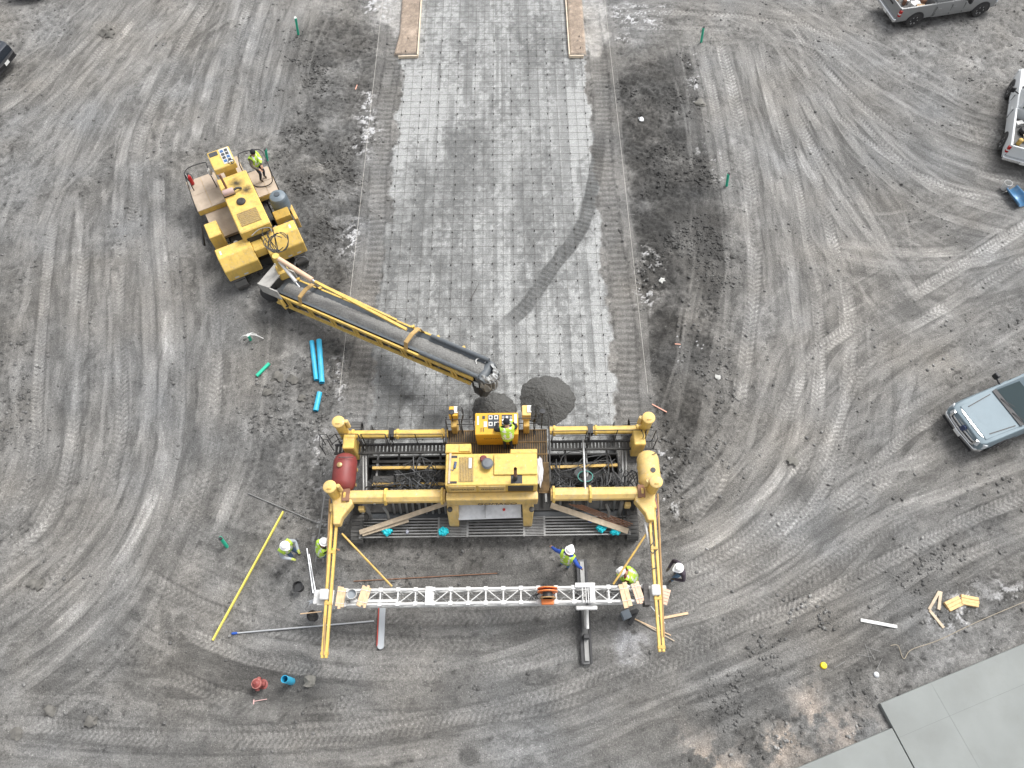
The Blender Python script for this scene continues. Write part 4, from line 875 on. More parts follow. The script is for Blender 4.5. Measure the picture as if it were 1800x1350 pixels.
# float carriage
a, b, c, d = rect(1012, 1031, 1028, 1061, 1.75); a2, b2, c2, d2 = rect(1031, 1031, 1047, 1058, 1.75)
ca = pv(MB().bb(at(1011, 1030, 1.74).x, at(1046, 1030, 1.74).x, yFa-.02, yFa+.13, ZT+.06, ZT+.12), 'float_carriage', WHT, bev=.01)
pv(MB().bb(at(1037, 1045, 1.7).x, at(1046, 1045, 1.7).x, yN-.05, yFa-.02, ZT+.06, ZT+.10), 'carriage_plate', WHT, ca)
for xx in (1024, 1030, 1034): pv(MB().bar((at(xx, 1045, 1.7).x, yN-.05, ZT+.09), (at(xx, 1045, 1.7).x, yFa, ZT+.09), .018, 6), 'carriage_rod', WHT, ca)
pv(MB().bb(at(1012, 1063, 1.5).x, at(1050, 1063, 1.5).x, yN-.24, yN-.1, 1.42, 1.52), 'carriage_bar', WHT, ca, bev=.03)
fl = pv(MB().bb(at(1016, 1000, .3).x, at(1031, 1000, .3).x, at(1026, 1168, .15).y, at(1020, 982, .25).y, .10, .16), 'float_pan', mat('worn_dark_steel', (.10, .10, .10), .45, metal=.3, var=.3), bev=.01)
fx = (at(1016, 1000, .3).x+at(1031, 1000, .3).x)/2; fy0, fy1 = at(1026, 1168, .15).y, at(1020, 982, .25).y
for sx in (-1, 1): pv(MB().bb(fx+sx*.15-.035, fx+sx*.15+.035, fy0+.02, fy1-.02, .163, .21), 'pan_rib', BLK, fl)
pv(MB().bb(fx-.07, fx+.07, fy0+1.1, fy1-1.1, .45, .58), 'float_beam', STL, fl, bev=.01)
pv(MB().bar((fx+.02, fy0+1.05, .75), (fx+.02, yN-.15, .95), .055, 10), 'float_tube', WHT, fl, smooth=True)
for yy in (fy0+.85, fy1-.95): pv(MB().box((fx, yy, .33), (.2, .16, .34)), 'pivot_mount', BLK, fl, bev=.02)
for yy, L_ in ((fy0+.45, .7), (fy1-.5, .8)): pv(MB().bb(fx-.07, fx+.07, yy-L_/2, yy+L_/2, .163, .24), 'wear_plate', STL, fl)
pv(MB().bar((fx, yN-.05, .5), (fx, yN-.05, 1.45), .04, 8), 'lift_rod', STL, fl)
# ------------------------------------------------------------------ rubber-tracked placer with conveyor
PA = math.radians(27)     # machine axis
PLc = at(430, 372, 0)
PLc = Vector((-11.25, 20.35, 0))
PLT = thing('concrete_placer', 'yellow tracked concrete placer with long conveyor boom reaching over the road base', 'concrete placer', PLc, PA)
_Ri = Matrix.Rotation(-PA, 3, 'Z')
def lo(px, py, z): return _Ri @ (at(px, py, z)-PLc)
def q45(x, y): return (300+x/4.5, 230+y/4.5)
def lz(x, y, z): return lo(*q45(x, y), z)
def pl_(mb, name, m, parent=None, **k): return mb.build(name, m, parent or PLT, **k)
def lbox(name, pts, zt, zb, m, parent=None, bev=.025, pad=0.):
    P = [lz(x, y, zt) for x, y in pts]; xs = [p.x for p in P]; ys = [p.y for p in P]
    n = len(P)
    if n == 4:   # average opposite sides
        x0 = (sorted(xs)[0]+sorted(xs)[1])/2; x1 = (sorted(xs)[2]+sorted(xs)[3])/2; y0 = (sorted(ys)[0]+sorted(ys)[1])/2; y1 = (sorted(ys)[2]+sorted(ys)[3])/2
    else: x0, x1, y0, y1 = min(xs), max(xs), min(ys), max(ys)
    return pl_(MB().bb(x0, x1, y0, y1, zb, zt), name, m, parent, bev=bev), (x0, x1, y0, y1)
hood, (hx0, hx1, hy0, hy1) = lbox('engine_hood', [(355, 385), (605, 305), (780, 735), (545, 805)], 2.35, 1.25, YEL, bev=.04)
pl_(MB().bb(hx0+.02, hx1-.02, hy0-.02, hy0+.25, .9, 1.6), 'hood_base', YEL2, hood)
pl_(MB().bb(hx0+.15, hx1-.25, hy0-.04, hy0-.021, 1.3, 1.95), 'radiator_opening', BLK, hood)
v = lz(620, 680, 2.36); gr = pl_(MB().bb(v.x-.42, v.x+.42, v.y-.38, v.y+.38, 2.354, 2.37), 'vent_grille', MATS['screen_mesh'], hood)
for i in range(8): pl_(MB().bb(v.x-.42, v.x+.42, v.y-.34+i*.097, v.y-.33+i*.097, 2.37, 2.385), 'grille_bar', YEL2, hood)
v = lz(558, 560, 2.36); pl_(MB().lathe((v.x, v.y, 2.354), [(.19, 0), (.19, .05), (.15, .09), (.09, .1), (0, .09)], 24), 'intake_cap', RUB, hood, smooth=True)
v = lz(455, 485, 2.5); ml = pl_(MB().lathe((v.x-.22, v.y, 2.5), [(.13, 0), (.14, .02), (.14, .44), (.13, .46)], 16, (1, 0, 0)), 'muffler', mat('pinkish_primer', (.42, .30, .27), .6, var=.15), hood, smooth=True)
pl_(MB().box((v.x, v.y, 2.38), (.5, .22, .06)), 'muffler_bracket', STLD, hood)
pl_(MB().ring(bez([(v.x+.22, v.y, 2.5), (v.x+.4, v.y+.03, 2.52), (v.x+.55, v.y+.05, 2.4)], 5), .05, 10), 'exhaust_elbow', STLD, hood, smooth=True)
v = lz(440, 450, 2.36); pl_(MB().ring([(v.x, v.y, 2.36), (v.x, v.y+.03, 3.1)], .05, 12), 'exhaust_stack', RUST, hood, smooth=True)
SOOTY = YEL.copy(); SOOTY.name = 'sooty_yellow_paint'; n_ = SOOTY.node_tree; bs = n_.nodes['Principled BSDF']; src = bs.inputs['Base Color'].links[0].from_socket
tcn = n_.nodes.new('ShaderNodeTexCoord')
nz = n_.nodes.new('ShaderNodeTexNoise'); nz.inputs['Scale'].default_value = 7; n_.links.new(tcn.outputs['Object'], nz.inputs['Vector'])
for (x, y, r) in ((515, 415, .34), (600, 465, .26)):
    v = lz(x, y, 2.36); ds = n_.nodes.new('ShaderNodeVectorMath'); ds.operation = 'DISTANCE'; ds.inputs[1].default_value = v; n_.links.new(tcn.outputs['Object'], ds.inputs[0])
    ad = n_.nodes.new('ShaderNodeMath'); ad.operation = 'MULTIPLY_ADD'; ad.inputs[1].default_value = .3; n_.links.new(nz.outputs[0], ad.inputs[0]); n_.links.new(ds.outputs['Value'], ad.inputs[2])
    mr_ = n_.nodes.new('ShaderNodeMapRange'); mr_.inputs[1].default_value = .19; mr_.inputs[2].default_value = .22+r; mr_.inputs[3].default_value = .95; mr_.inputs[4].default_value = 0; n_.links.new(ad.outputs[0], mr_.inputs[0])
    mxx = n_.nodes.new('ShaderNodeMix'); mxx.data_type = 'RGBA'; n_.links.new(mr_.outputs[0], mxx.inputs[0]); n_.links.new(src, mxx.inputs[6]); mxx.inputs[7].default_value = (.02, .015, .01, 1); src = mxx.outputs[2]
n_.links.new(src, bs.inputs['Base Color']); hood.data.materials[0] = SOOTY
# decks
TAN = mat('dusty_deck_plate', (.40, .33, .26), .85, var=.18, scale=2.5, dirt=.6, dirtcol=(.28, .21, .15))
dz = 1.25
L0 = lz(110, 400, dz); L1 = lz(215, 640, dz)
x0, y1_, y0_ = L0.x, L0.y-.05, L1.y
def deck(x0, x1, y0, y1, z, nx, ny):
    d_ = pl_(MB().bb(x0, x1, y0, y1, z-.3, z-.03), 'deck', YEL, bev=.02)
    for i in range(nx):
        for j in range(ny):
            g = .008; pl_(MB().bb(x0+(x1-x0)*i/nx+g, x0+(x1-x0)*(i+1)/nx-g, y0+(y1-y0)*j/ny+g, y0+(y1-y0)*(j+1)/ny-g, z-.03, z+random.uniform(-.004, .008)), 'deck_plate', TAN, d_)
    return d_
deck(x0+.03, hx0-.01, y0_, y1_, dz, 2, 2)
Rr = lz(830, 410, dz); R2 = lz(770, 500, dz)
deck(hx1+.01, Rr.x, R2.y, lz(620, 330, dz).y, dz, 2, 2)
front_y = y1_
deck(hx0+.2, hx1-.1, hy1+.01, front_y+.45, dz, 2, 1)
# lower left deck + toolboxes
pl_(MB().bb(x0+.25, hx0-.02, lz(430, 830, 1.).y, y0_-.02, .84, .98), 'lower_deck', TAN)
lbox('battery_box', [(260, 735), (355, 710), (405, 815), (300, 850)], 1.75, .7, YEL)
# console
C = [lz(280, 165, 2.65), lz(465, 125, 2.65), lz(515, 265, 2.65), lz(335, 305, 2.65)]
cx0 = (C[0].x+C[3].x)/2; cx1 = (C[1].x+C[2].x)/2; cy1 = (C[0].y+C[1].y)/2; cy0 = (C[2].y+C[3].y)/2
cs = pl_(MB().bb(cx0, cx1, cy0, cy1, 2.35, 2.65), 'control_console', YEL, bev=.03)
pl_(MB().bb(cx0+.32, cx1-.12, cy0+.1, cy1-.3, dz, 2.348), 'console_pedestal', YEL, cs, bev=.02)
def cp(u0, u1, v0, v1, m, name, h=.015): return pl_(MB().bb(cx0+(cx1-cx0)*u0, cx0+(cx1-cx0)*u1, cy0+(cy1-cy0)*v0, cy0+(cy1-cy0)*v1, 2.652, 2.652+h), name, m, cs)
cp(.06, .44, .70, .92, mat('instrument_panel', (.05, .055, .06), .35), 'display_panel'); cp(.52, .95, .12, .94, mat('light_panel', (.5, .5, .48), .5, var=.3, scale=18), 'switch_panel')
for k in range(8): cp(.56+.19*(k % 2), .70+.19*(k % 2), .20+.18*(k//2), .32+.18*(k//2), MATS['instrument_panel'] if k % 3 else mat('blue_label', (.05, .13, .30), .5), 'gauge_block', .035)
v = lz(482, 252, 2.7); pl_(MB().ring([(v.x+.13*math.cos(t), v.y+.13*math.sin(t), 2.76) for t in np.linspace(0, 6.283, 20)], .018, 6), 'steering_wheel', BLK, cs); pl_(MB().bar((v.x, v.y, 2.65), (v.x, v.y, 2.77), .02), 'wheel_stem', BLK, cs)
# rails
def prail(pts, z=dz, h=.95):
    P = [lz(x, y, z+h) for x, y in pts]; m_ = MB(); m_.ring(bez(P, 4), .022, 7)
    for p in (P[0], P[-1]): m_.bar(p, Vector((p.x, p.y, z-.05)), .022, 7)
    return pl_(m_, 'hand_rail', BLK, smooth=True)
prail([(115, 350), (110, 330), (145, 290), (265, 250), (285, 270), (300, 320)]); prail([(545, 270), (535, 200), (550, 175), (650, 150), (720, 160), (770, 260), (810, 360)])
m_ = MB(); P = [lz(105, 330, 2.1), lz(205, 640, 1.3)]; m_.bar(P[0], P[1], .02, 6); pl_(m_, 'side_rail', BLK)
P = [lz(118, 345, 2.1), lz(165, 465, 1.5)]; pl_(MB().bar(P[0], P[1], .03, 8), 'white_pipe', WHTD)
m_ = MB(); P = [lz(240, 760, 1.3), lz(265, 905, 1.0)]; m_.beam(P[0], P[1], .06, .25); pl_(m_, 'ladder', BLK)
# right side: tank (top-level part), boxes, rubber barrel
v = lz(838, 500, 2.2)
tk = pl_(MB().lathe((v.x, v.y, 1.0), [(.30, 0), (.36, .05), (.38, .3), (.38, .95), (.33, 1.1), (.20, 1.17), (.13, 1.18)], 28), 'water_tank', mat('slate_blue_plastic', (.125, .155, .18), .45, var=.08, dirt=.2), smooth=True)
tk['label'] = 'slate grey plastic water tank'
pl_(MB().lathe((v.x, v.y, 2.18), [(.12, 0), (.12, .04), (0, .045)], 20), 'tank_lid', mat('dark_slate_plastic', (.06, .07, .08), .5), tk, smooth=True)
for i in range(6):
    pl_(MB().lathe((v.x, v.y, 1.2+.15*i), [(.383, 0), (.388, .02), (.383, .04)], 28, cap=False), 'tank_rib', MATS['slate_blue_plastic'], tk, smooth=True)
w_ = lz(870, 640, 1.6); pl_(MB().bb(w_.x-.32, w_.x+.32, w_.y-.05, v.y-.1, .8, 1.35), 'tank_stand', YEL2, bev=.02)
pl_(MB().add([(w_.x-.34, w_.y-.2, 1.45), (w_.x+.34, w_.y-.2, 1.45), (w_.x+.34, w_.y+.02, 1.75), (w_.x-.34, w_.y+.02, 1.75), (w_.x-.34, w_.y-.2, 1.0), (w_.x+.34, w_.y-.2, 1.0), (w_.x+.34, w_.y+.02, 1.0), (w_.x-.34, w_.y+.02, 1.0)], [(0,1,2,3),(7,6,5,4),(4,5,1,0),(5,6,2,1),(6,7,3,2),(7,4,0,3)]), 'side_cabinet', YEL, bev=.02)
v2 = lz(945, 760, 1.4); pl_(MB().lathe((v2.x, v2.y, .75), [(.26, 0), (.29, .25), (.27, .5), (.29, .75), (.22, .76), (.20, .3)], 22, cap=False), 'rubber_barrel', RUB, smooth=True)
v3 = lz(955, 620, 1.5); pl_(MB().bb(v3.x-.05, v3.x+.1, v3.y-.5, v3.y+.35, .8, 1.4), 'side_plate', YEL2, bev=.02)
pl_(MB().bb(hx1+.05, hx1+.95, hy0-.1, v.y+.1, .45, .75), 'right_frame', STLD)
# pump, hoses at the back
v4 = lz(522, 890, 1.4); pmp = pl_(MB().lathe((v4.x, v4.y, 1.0), [(.10, 0), (.13, .1), (.13, .3), (.08, .38), (0, .38)], 16), 'blue_filter', mat('cobalt_plastic', (.02, .10, .42), .4), smooth=True)
pl_(MB().lathe((v4.x-.02, v4.y+.16, 1.05), [(.1, 0), (.1, .25), (0, .26)], 16), 'white_filter', WHT, pmp, smooth=True)
# fenders over the tracks
def fender(xa, xb, y0, y1, zt, cut):
    prof = [(y1, .75), (y1, zt-.1), (y1-.12, zt), (y0+cut, zt), (y0, zt-cut*.9), (y0, .75)]
    vs = [(xa, p, z) for p, z in prof]+[(xb, p, z) for p, z in prof]; n = len(prof)
    return pl_(MB().add(vs, [tuple(range(n)), tuple(range(2*n-1, n-1, -1))]+[(i, i+n, (i+1) % n+n, (i+1) % n) for i in range(n)]), 'track_fender', YEL, bev=.03)
FL = lz(345, 945, 1.75); FLb = lz(420, 1140, 1.1); FRr = lz(1070, 915, 1.2); FRt = lz(905, 812, 1.8)
fy1 = FL.y+.05; fy0 = (FLb.y+lz(1070, 940, 1.1).y)/2
midx = lz(690, 900, 1.8).x
f1 = fender(FL.x, midx-.25, fy0, fy1, 1.8, .45); f2 = fender(midx+.25, FRr.x, fy0, fy1, 1.8, .45)
pl_(MB().bb(midx-.26, midx+.26, fy0+.25, fy1-.1, 1.2, 1.7), 'swing_tower', YEL, bev=.04)
for (f_, xx) in ((f1, FL.x+.35), (f1, FL.x+.75), (f2, FRr.x-.35), (f2, FRr.x-.75)): pl_(MB().bb(xx-.09, xx+.09, fy0-.006, fy0-.001, .85, .93), 'decal', WHT, f_)
for xx, f_ in ((FL.x+.2, f1), (FRr.x-.25, f2)): pl_(MB().bb(xx-.05, xx+.03, fy0+.6, fy0+.8, 1.802, 1.806), 'decal', WHT, f_)
for xx in (FL.x+.38, FRr.x-.38):
    crawler(xx, (fy0+front_y)/2-.75, PLT, L=4.6, Wd=.5, H=.78)
pl_(MB().bb(FL.x+.7, FRr.x-.7, fy0+.5, front_y-.2, .35, .75), 'chassis', STLD)
# swing boom and conveyor ---------------------------------------------
A = lo(505, 505, 1.25); B = lo(853, 652, 2.45)                  # belt centre line, low end and discharge
ax = (B-A).normalized(); sidev = ax.cross(Vector((0, 0, 1))).normalized(); upv = sidev.cross(ax)      # sidev: right of travel = near side
LEN = (B-A).length
def cv(s, t, u): return A+ax*s+sidev*(t*.78)+upv*u
A0 = -.35
def cbeam(s0, t0, u0, s1, t1, u1, w, h): return MB().beam(cv(s0, t0, u0), cv(s1, t1, u1), w, h)
BW = .52
cvy = pl_(cbeam(A0, .62, -.03, LEN-.25, .62, -.03, .07, .16), 'conveyor_frame', YEL)
pl_(cbeam(A0, -.62, -.03, LEN-.9, -.62, -.03, .07, .16), 'frame_rail', YEL, cvy)
pl_(cbeam(A0, .70, -.52, LEN-.4, .66, -.42, .10, .10), 'lower_rail', YEL, cvy); pl_(cbeam(A0, -.66, -.52, LEN-1.1, -.66, -.42, .08, .08), 'lower_rail', YEL2, cvy)
BELT = mat('wet_concrete_belt', (.165, .163, .155), .7, var=.35, scale=16, dirt=.5, dirtcol=(.24, .238, .23), bump=.03, bscale=22)
nseg = 30; vs = []; fs = []
prof = [(-BW, .10), (-BW*.62, .0), (-.15, -.05), (.15, -.05), (BW*.62, .0), (BW, .10)]
RB2 = mat('grey_belt_rubber', (.075, .085, .095), .5, var=.15, dirt=.4, dirtcol=(.20, .205, .2), dscale=4)
def strip(profile, s0, s1, n, name, m, parent, jit=0.):
    r_ = random.Random(3); k = len(profile); vs = []; fs = []
    for i in range(n+1):
        s = s0+(s1-s0)*i/n
        for (t, u) in profile: vs.append(cv(s, t, u+r_.uniform(-jit, jit)))
    for i in range(n):
        for j in range(k-1): fs.append((i*k+j, i*k+j+1, (i+1)*k+j+1, (i+1)*k+j))
    # underside
    o = len(vs); vs += [p-upv*.03 for p in vs]; fs += [tuple(i_+o for i_ in f[::-1]) for f in fs]
    return pl_(MB().add(vs, fs), name, m, parent, smooth=True)
blt = strip(prof, A0, LEN, 24, 'conveyor_belt', RB2, cvy)
strip([(-.33, -.01), (-.2, .045), (0, .075), (.2, .045), (.33, -.01)], A0+.3, LEN-.05, 90, 'concrete_on_belt', BELT, cvy, .022)
for sg in (-1, 1): pl_(MB().ring([cv(LEN-2.6, sg*.52, .13), cv(LEN-.05, sg*.5, .13)], .085, 10), 'belt_edge_roll', RB2, cvy, smooth=True)
pl_(MB().lathe(cv(LEN, .55, -.12), [(.2, 0), (.2, .86)], 18, -sidev), 'head_pulley', RB2, cvy, smooth=True)
for i in range(16):                                       # rollers, brackets
    s = .25+i*(LEN-.9)/15
    pl_(MB().lathe(cv(s, .58, -.2), [(.07, 0), (.07, .74)], 10, -sidev), 'roller', RUB if i % 3 else RUST, cvy, smooth=True)
    if i % 2 == 0:
        for k in (0, .16): pl_(cbeam(s+k, .64, .05, s+k+.12, .69, -.5, .05, .08), 'frame_bracket', YEL, cvy)
        pl_(MB().box(cv(s, -.64, .06), (.12, .1, .14)), 'rail_lug', YEL, cvy)
    else: pl_(MB().lathe(cv(s, .66, -.28), [(.05, 0), (.05, .06)], 10, -sidev), 'roller_end', STL, cvy)
for (s, w2) in ((1.1, .1), (LEN*.66, .1)):                # arched cross ties
    pts = [cv(s, .62, .02), cv(s+.05, .5, .42), cv(s+.1, 0, .5), cv(s+.15, -.5, .42), cv(s+.2, -.62, .02)]
    vs = []; n = len(pts)
    for p in pts: vs += [p-ax*.085, p+ax*.085, p+ax*.085-upv*.05, p-ax*.085-upv*.05]
    fs = [(0, 1, 2, 3), tuple(4*(n-1)+k for k in (3, 2, 1, 0))]
    for i in range(n-1):
        for k in range(4): fs.append((4*i+k, 4*(i+1)+k, 4*(i+1)+(k+1) % 4, 4*i+(k+1) % 4))
    pl_(MB().add(vs, fs), 'cross_arch', mat('tan_rusty_paint', (.42, .28, .11), .7, var=.2, dirt=.5, dirtcol=(.3, .18, .09), dscale=4), cvy)
tip = cv(LEN*.64, 0, .52); mastT = lz(835, 1000, 2.5)
mst = pl_(MB().bar(Vector((mastT.x, mastT.y, 1.2)), mastT+Vector((0, 0, .1)), .14, 12), 'mast', YEL, bev=.0, smooth=True)
pl_(MB().box(Vector((mastT.x, mastT.y, 1.55)), (.45, .5, .5)), 'mast_base', YEL, mst, bev=.05)
J = cv(1.55, -.45, .75)
pl_(MB().bar(mastT, mastT.lerp(J, .93), .10, 14), 'lift_cylinder', mat('pale_salmon_paint', (.55, .38, .26), .5, var=.12, dirt=.3, dirtcol=(.4, .33, .26)), mst, smooth=True)
pl_(MB().bar(mastT.lerp(J, .93), J, .045, 10), 'piston_rod', SILV, mst, smooth=True)
J2 = cv(.95, .05, .55)
pl_(MB().bar(mastT+Vector((.05, -.15, -.15)), mastT.lerp(J2, .8)+Vector((.03, -.05, 0)), .075, 12), 'white_cylinder', WHT, mst, smooth=True); pl_(MB().bar(mastT.lerp(J2, .8), J2, .03, 8), 'piston_rod', SILV, mst, smooth=True)
pl_(cbeam(1.55, -.45, .75, LEN*.64, -.1, .5, .10, .10), 'boom_strut', YEL, cvy); pl_(cbeam(1.55, -.45, .75, LEN*.55, -.62, .1, .07, .07), 'boom_strut', YEL, cvy)
# receiving hopper at the low end
HOP = mat('cement_splashed_steel', (.33, .32, .30), .75, var=.2, scale=6, dirt=.5, dirtcol=(.45, .44, .41))
h0 = [cv(-.95, .75, .5), cv(-.05, .85, .25), cv(-.05, .85, -.5), cv(-.95, .75, -.4)]
hp = pl_(cbeam(A0-.55, .72, .2, .15, .72, .2, .05, .55), 'hopper_side', HOP); pl_(cbeam(A0-.55, -.7, .2, .15, -.7, .2, .05, .55), 'hopper_side', HOP)
pl_(MB().add([cv(-.9, -.72, .45), cv(-.9, .74, .45), cv(-.25, .74, .52), cv(-.25, -.72, .52), cv(-.9, -.72, .41), cv(-.9, .74, .41), cv(-.25, .74, .48), cv(-.25, -.72, .48)], [(0,1,2,3),(7,6,5,4),(4,5,1,0),(5,6,2,1),(6,7,3,2),(7,4,0,3)]), 'hopper_cover', HOP)
pl_(cbeam(.0, .72, -.1, .12, .8, -.55, .12, .3), 'corner_gusset', YEL, cvy)
bt = Vector(((mastT.x+A.x)/2, (mastT.y+A.y)/2, 0)); pl_(MB().bb(bt.x-.45, bt.x+.35, bt.y-.9, bt.y+.6, .35, .9), 'swing_frame', STLD)
v5 = lo(478, 505, .6); pl_(MB().lathe(v5+Vector((0, 0, -.35)), [(.5, 0), (.55, .2), (.35, .6), (.2, .62)], 20), 'feed_hopper', RUB, smooth=True)
# hoses over the swing tower
hr2 = random.Random(4)
for (c_, r_, n_) in ((lz(850, 900, 2.2), .42, 5), (lz(1050, 1080, 1.6), .40, 3)):
    for k in range(n_):
        t0 = hr2.uniform(0, 3); pts = [c_+Vector((r_*math.cos(t0+t)*(.8+.1*k), r_*math.sin(t0+t)*(.9+.06*k), .12*math.sin(2*t)+.05*k)) for t in np.linspace(0, hr2.uniform(3.6, 5.6), 14)]
        pl_(MB().ring(pts, .018, 6), 'hydraulic_hose', BLK if k % 2 else HOSE, smooth=True)
for k in range(5):
    a_ = lz(760+hr2.uniform(-40, 40), 760+hr2.uniform(-20, 30), 1.9); b_ = lz(830+hr2.uniform(-50, 50), 960, 1.9); pl_(MB().ring(bez([a_, a_.lerp(b_, .4)+Vector((hr2.uniform(-.3, .3), 0, .3)), b_], 6), .017, 6), 'hydraulic_hose', BLK, smooth=True)
pts = [lz(x, y, 2.3) for x, y in ((640, 830), (700, 780), (780, 765), (800, 800))]; pl_(MB().ring(bez(pts, 5), .02, 6), 'hydraulic_hose', STL, smooth=True)
pts = [lz(x, y, z) for x, y, z in ((630, 410, 1.3), (680, 440, 1.28), (760, 435, 1.3), (805, 390, 1.5), (770, 260, 2.15))]; pl_(MB().ring(bez(pts, 6), .022, 6), 'loose_cable', BLK, smooth=True)
# drop chute hanging at the discharge
CH = mat('mud_caked_rubber', (.10, .10, .098), .7, var=.4, scale=7, dirt=.7, dirtcol=(.26, .26, .255), dscale=3)
hd = cv(LEN+.05, 0, -.1); aL = math.atan2(ax.y, ax.x)
def apron(name, levs, a0, a1, ns, m, jit, seed):
    r__ = random.Random(seed); vs = []; fs = []
    for (dz_, r_, fw) in levs:
        for k in range(ns+1):
            t = aL+a0+(a1-a0)*k/ns; rr_ = .86*r_*(1+r__.uniform(-jit, jit)); vs.append(hd+ax*fw+Vector((rr_*math.cos(t), rr_*math.sin(t), dz_+r__.uniform(-jit, jit)*.5)))
    nl = len(levs)
    for l in range(nl-1):
        for k in range(ns): fs.append((l*(ns+1)+k, l*(ns+1)+k+1, (l+1)*(ns+1)+k+1, (l+1)*(ns+1)+k))
    o = pl_(MB().add(vs, fs), name, m); sm = o.modifiers.new('thick', 'SOLIDIFY'); sm.thickness = .02; return o
PLAS = mat('torn_plastic_sheet', (.36, .37, .37), .35, var=.35, scale=9, dirt=.6, dirtcol=(.14, .14, .14), dscale=5)
apron('splash_wrap', ((.20, .30, -.02), (.12, .42, .0), (-.1, .52, .02), (-.45, .50, .04), (-.75, .46, .02)), -1.75, 1.55, 20, PLAS, .10, 5)
apron('drop_chute', ((.0, .50, .05), (-.5, .48, .05), (-.9, .40, -.02), (-1.35, .30, -.12), (-1.75, .26, -.2)), -2.7, 2.2, 16, CH, .04, 6)
apron('rubber_flap', ((-.45, .62, -.05), (-.9, .60, -.1), (-1.3, .5, -.15)), -2.6, -1.3, 8, RUB, .05, 8)
strip([(-.5, -.36), (.5, -.36)], A0, LEN-.1, 4, 'return_belt', BLK, cvy)
pl_(cbeam(A0, .585, -.27, LEN-.3, .585, -.25, .02, .34), 'dark_gap_panel', BLK, cvy)  # black panel added so the gap between the rails reads dark
pl_(MB().ring(bez([hd+Vector((.1, .35, .1)), hd+Vector((.25, .5, .15)), hd+Vector((-.1, .62, .12)), hd+Vector((-.2, .45, .1))], 6), .025, 6), 'tie_rope', WHTD, cvy)
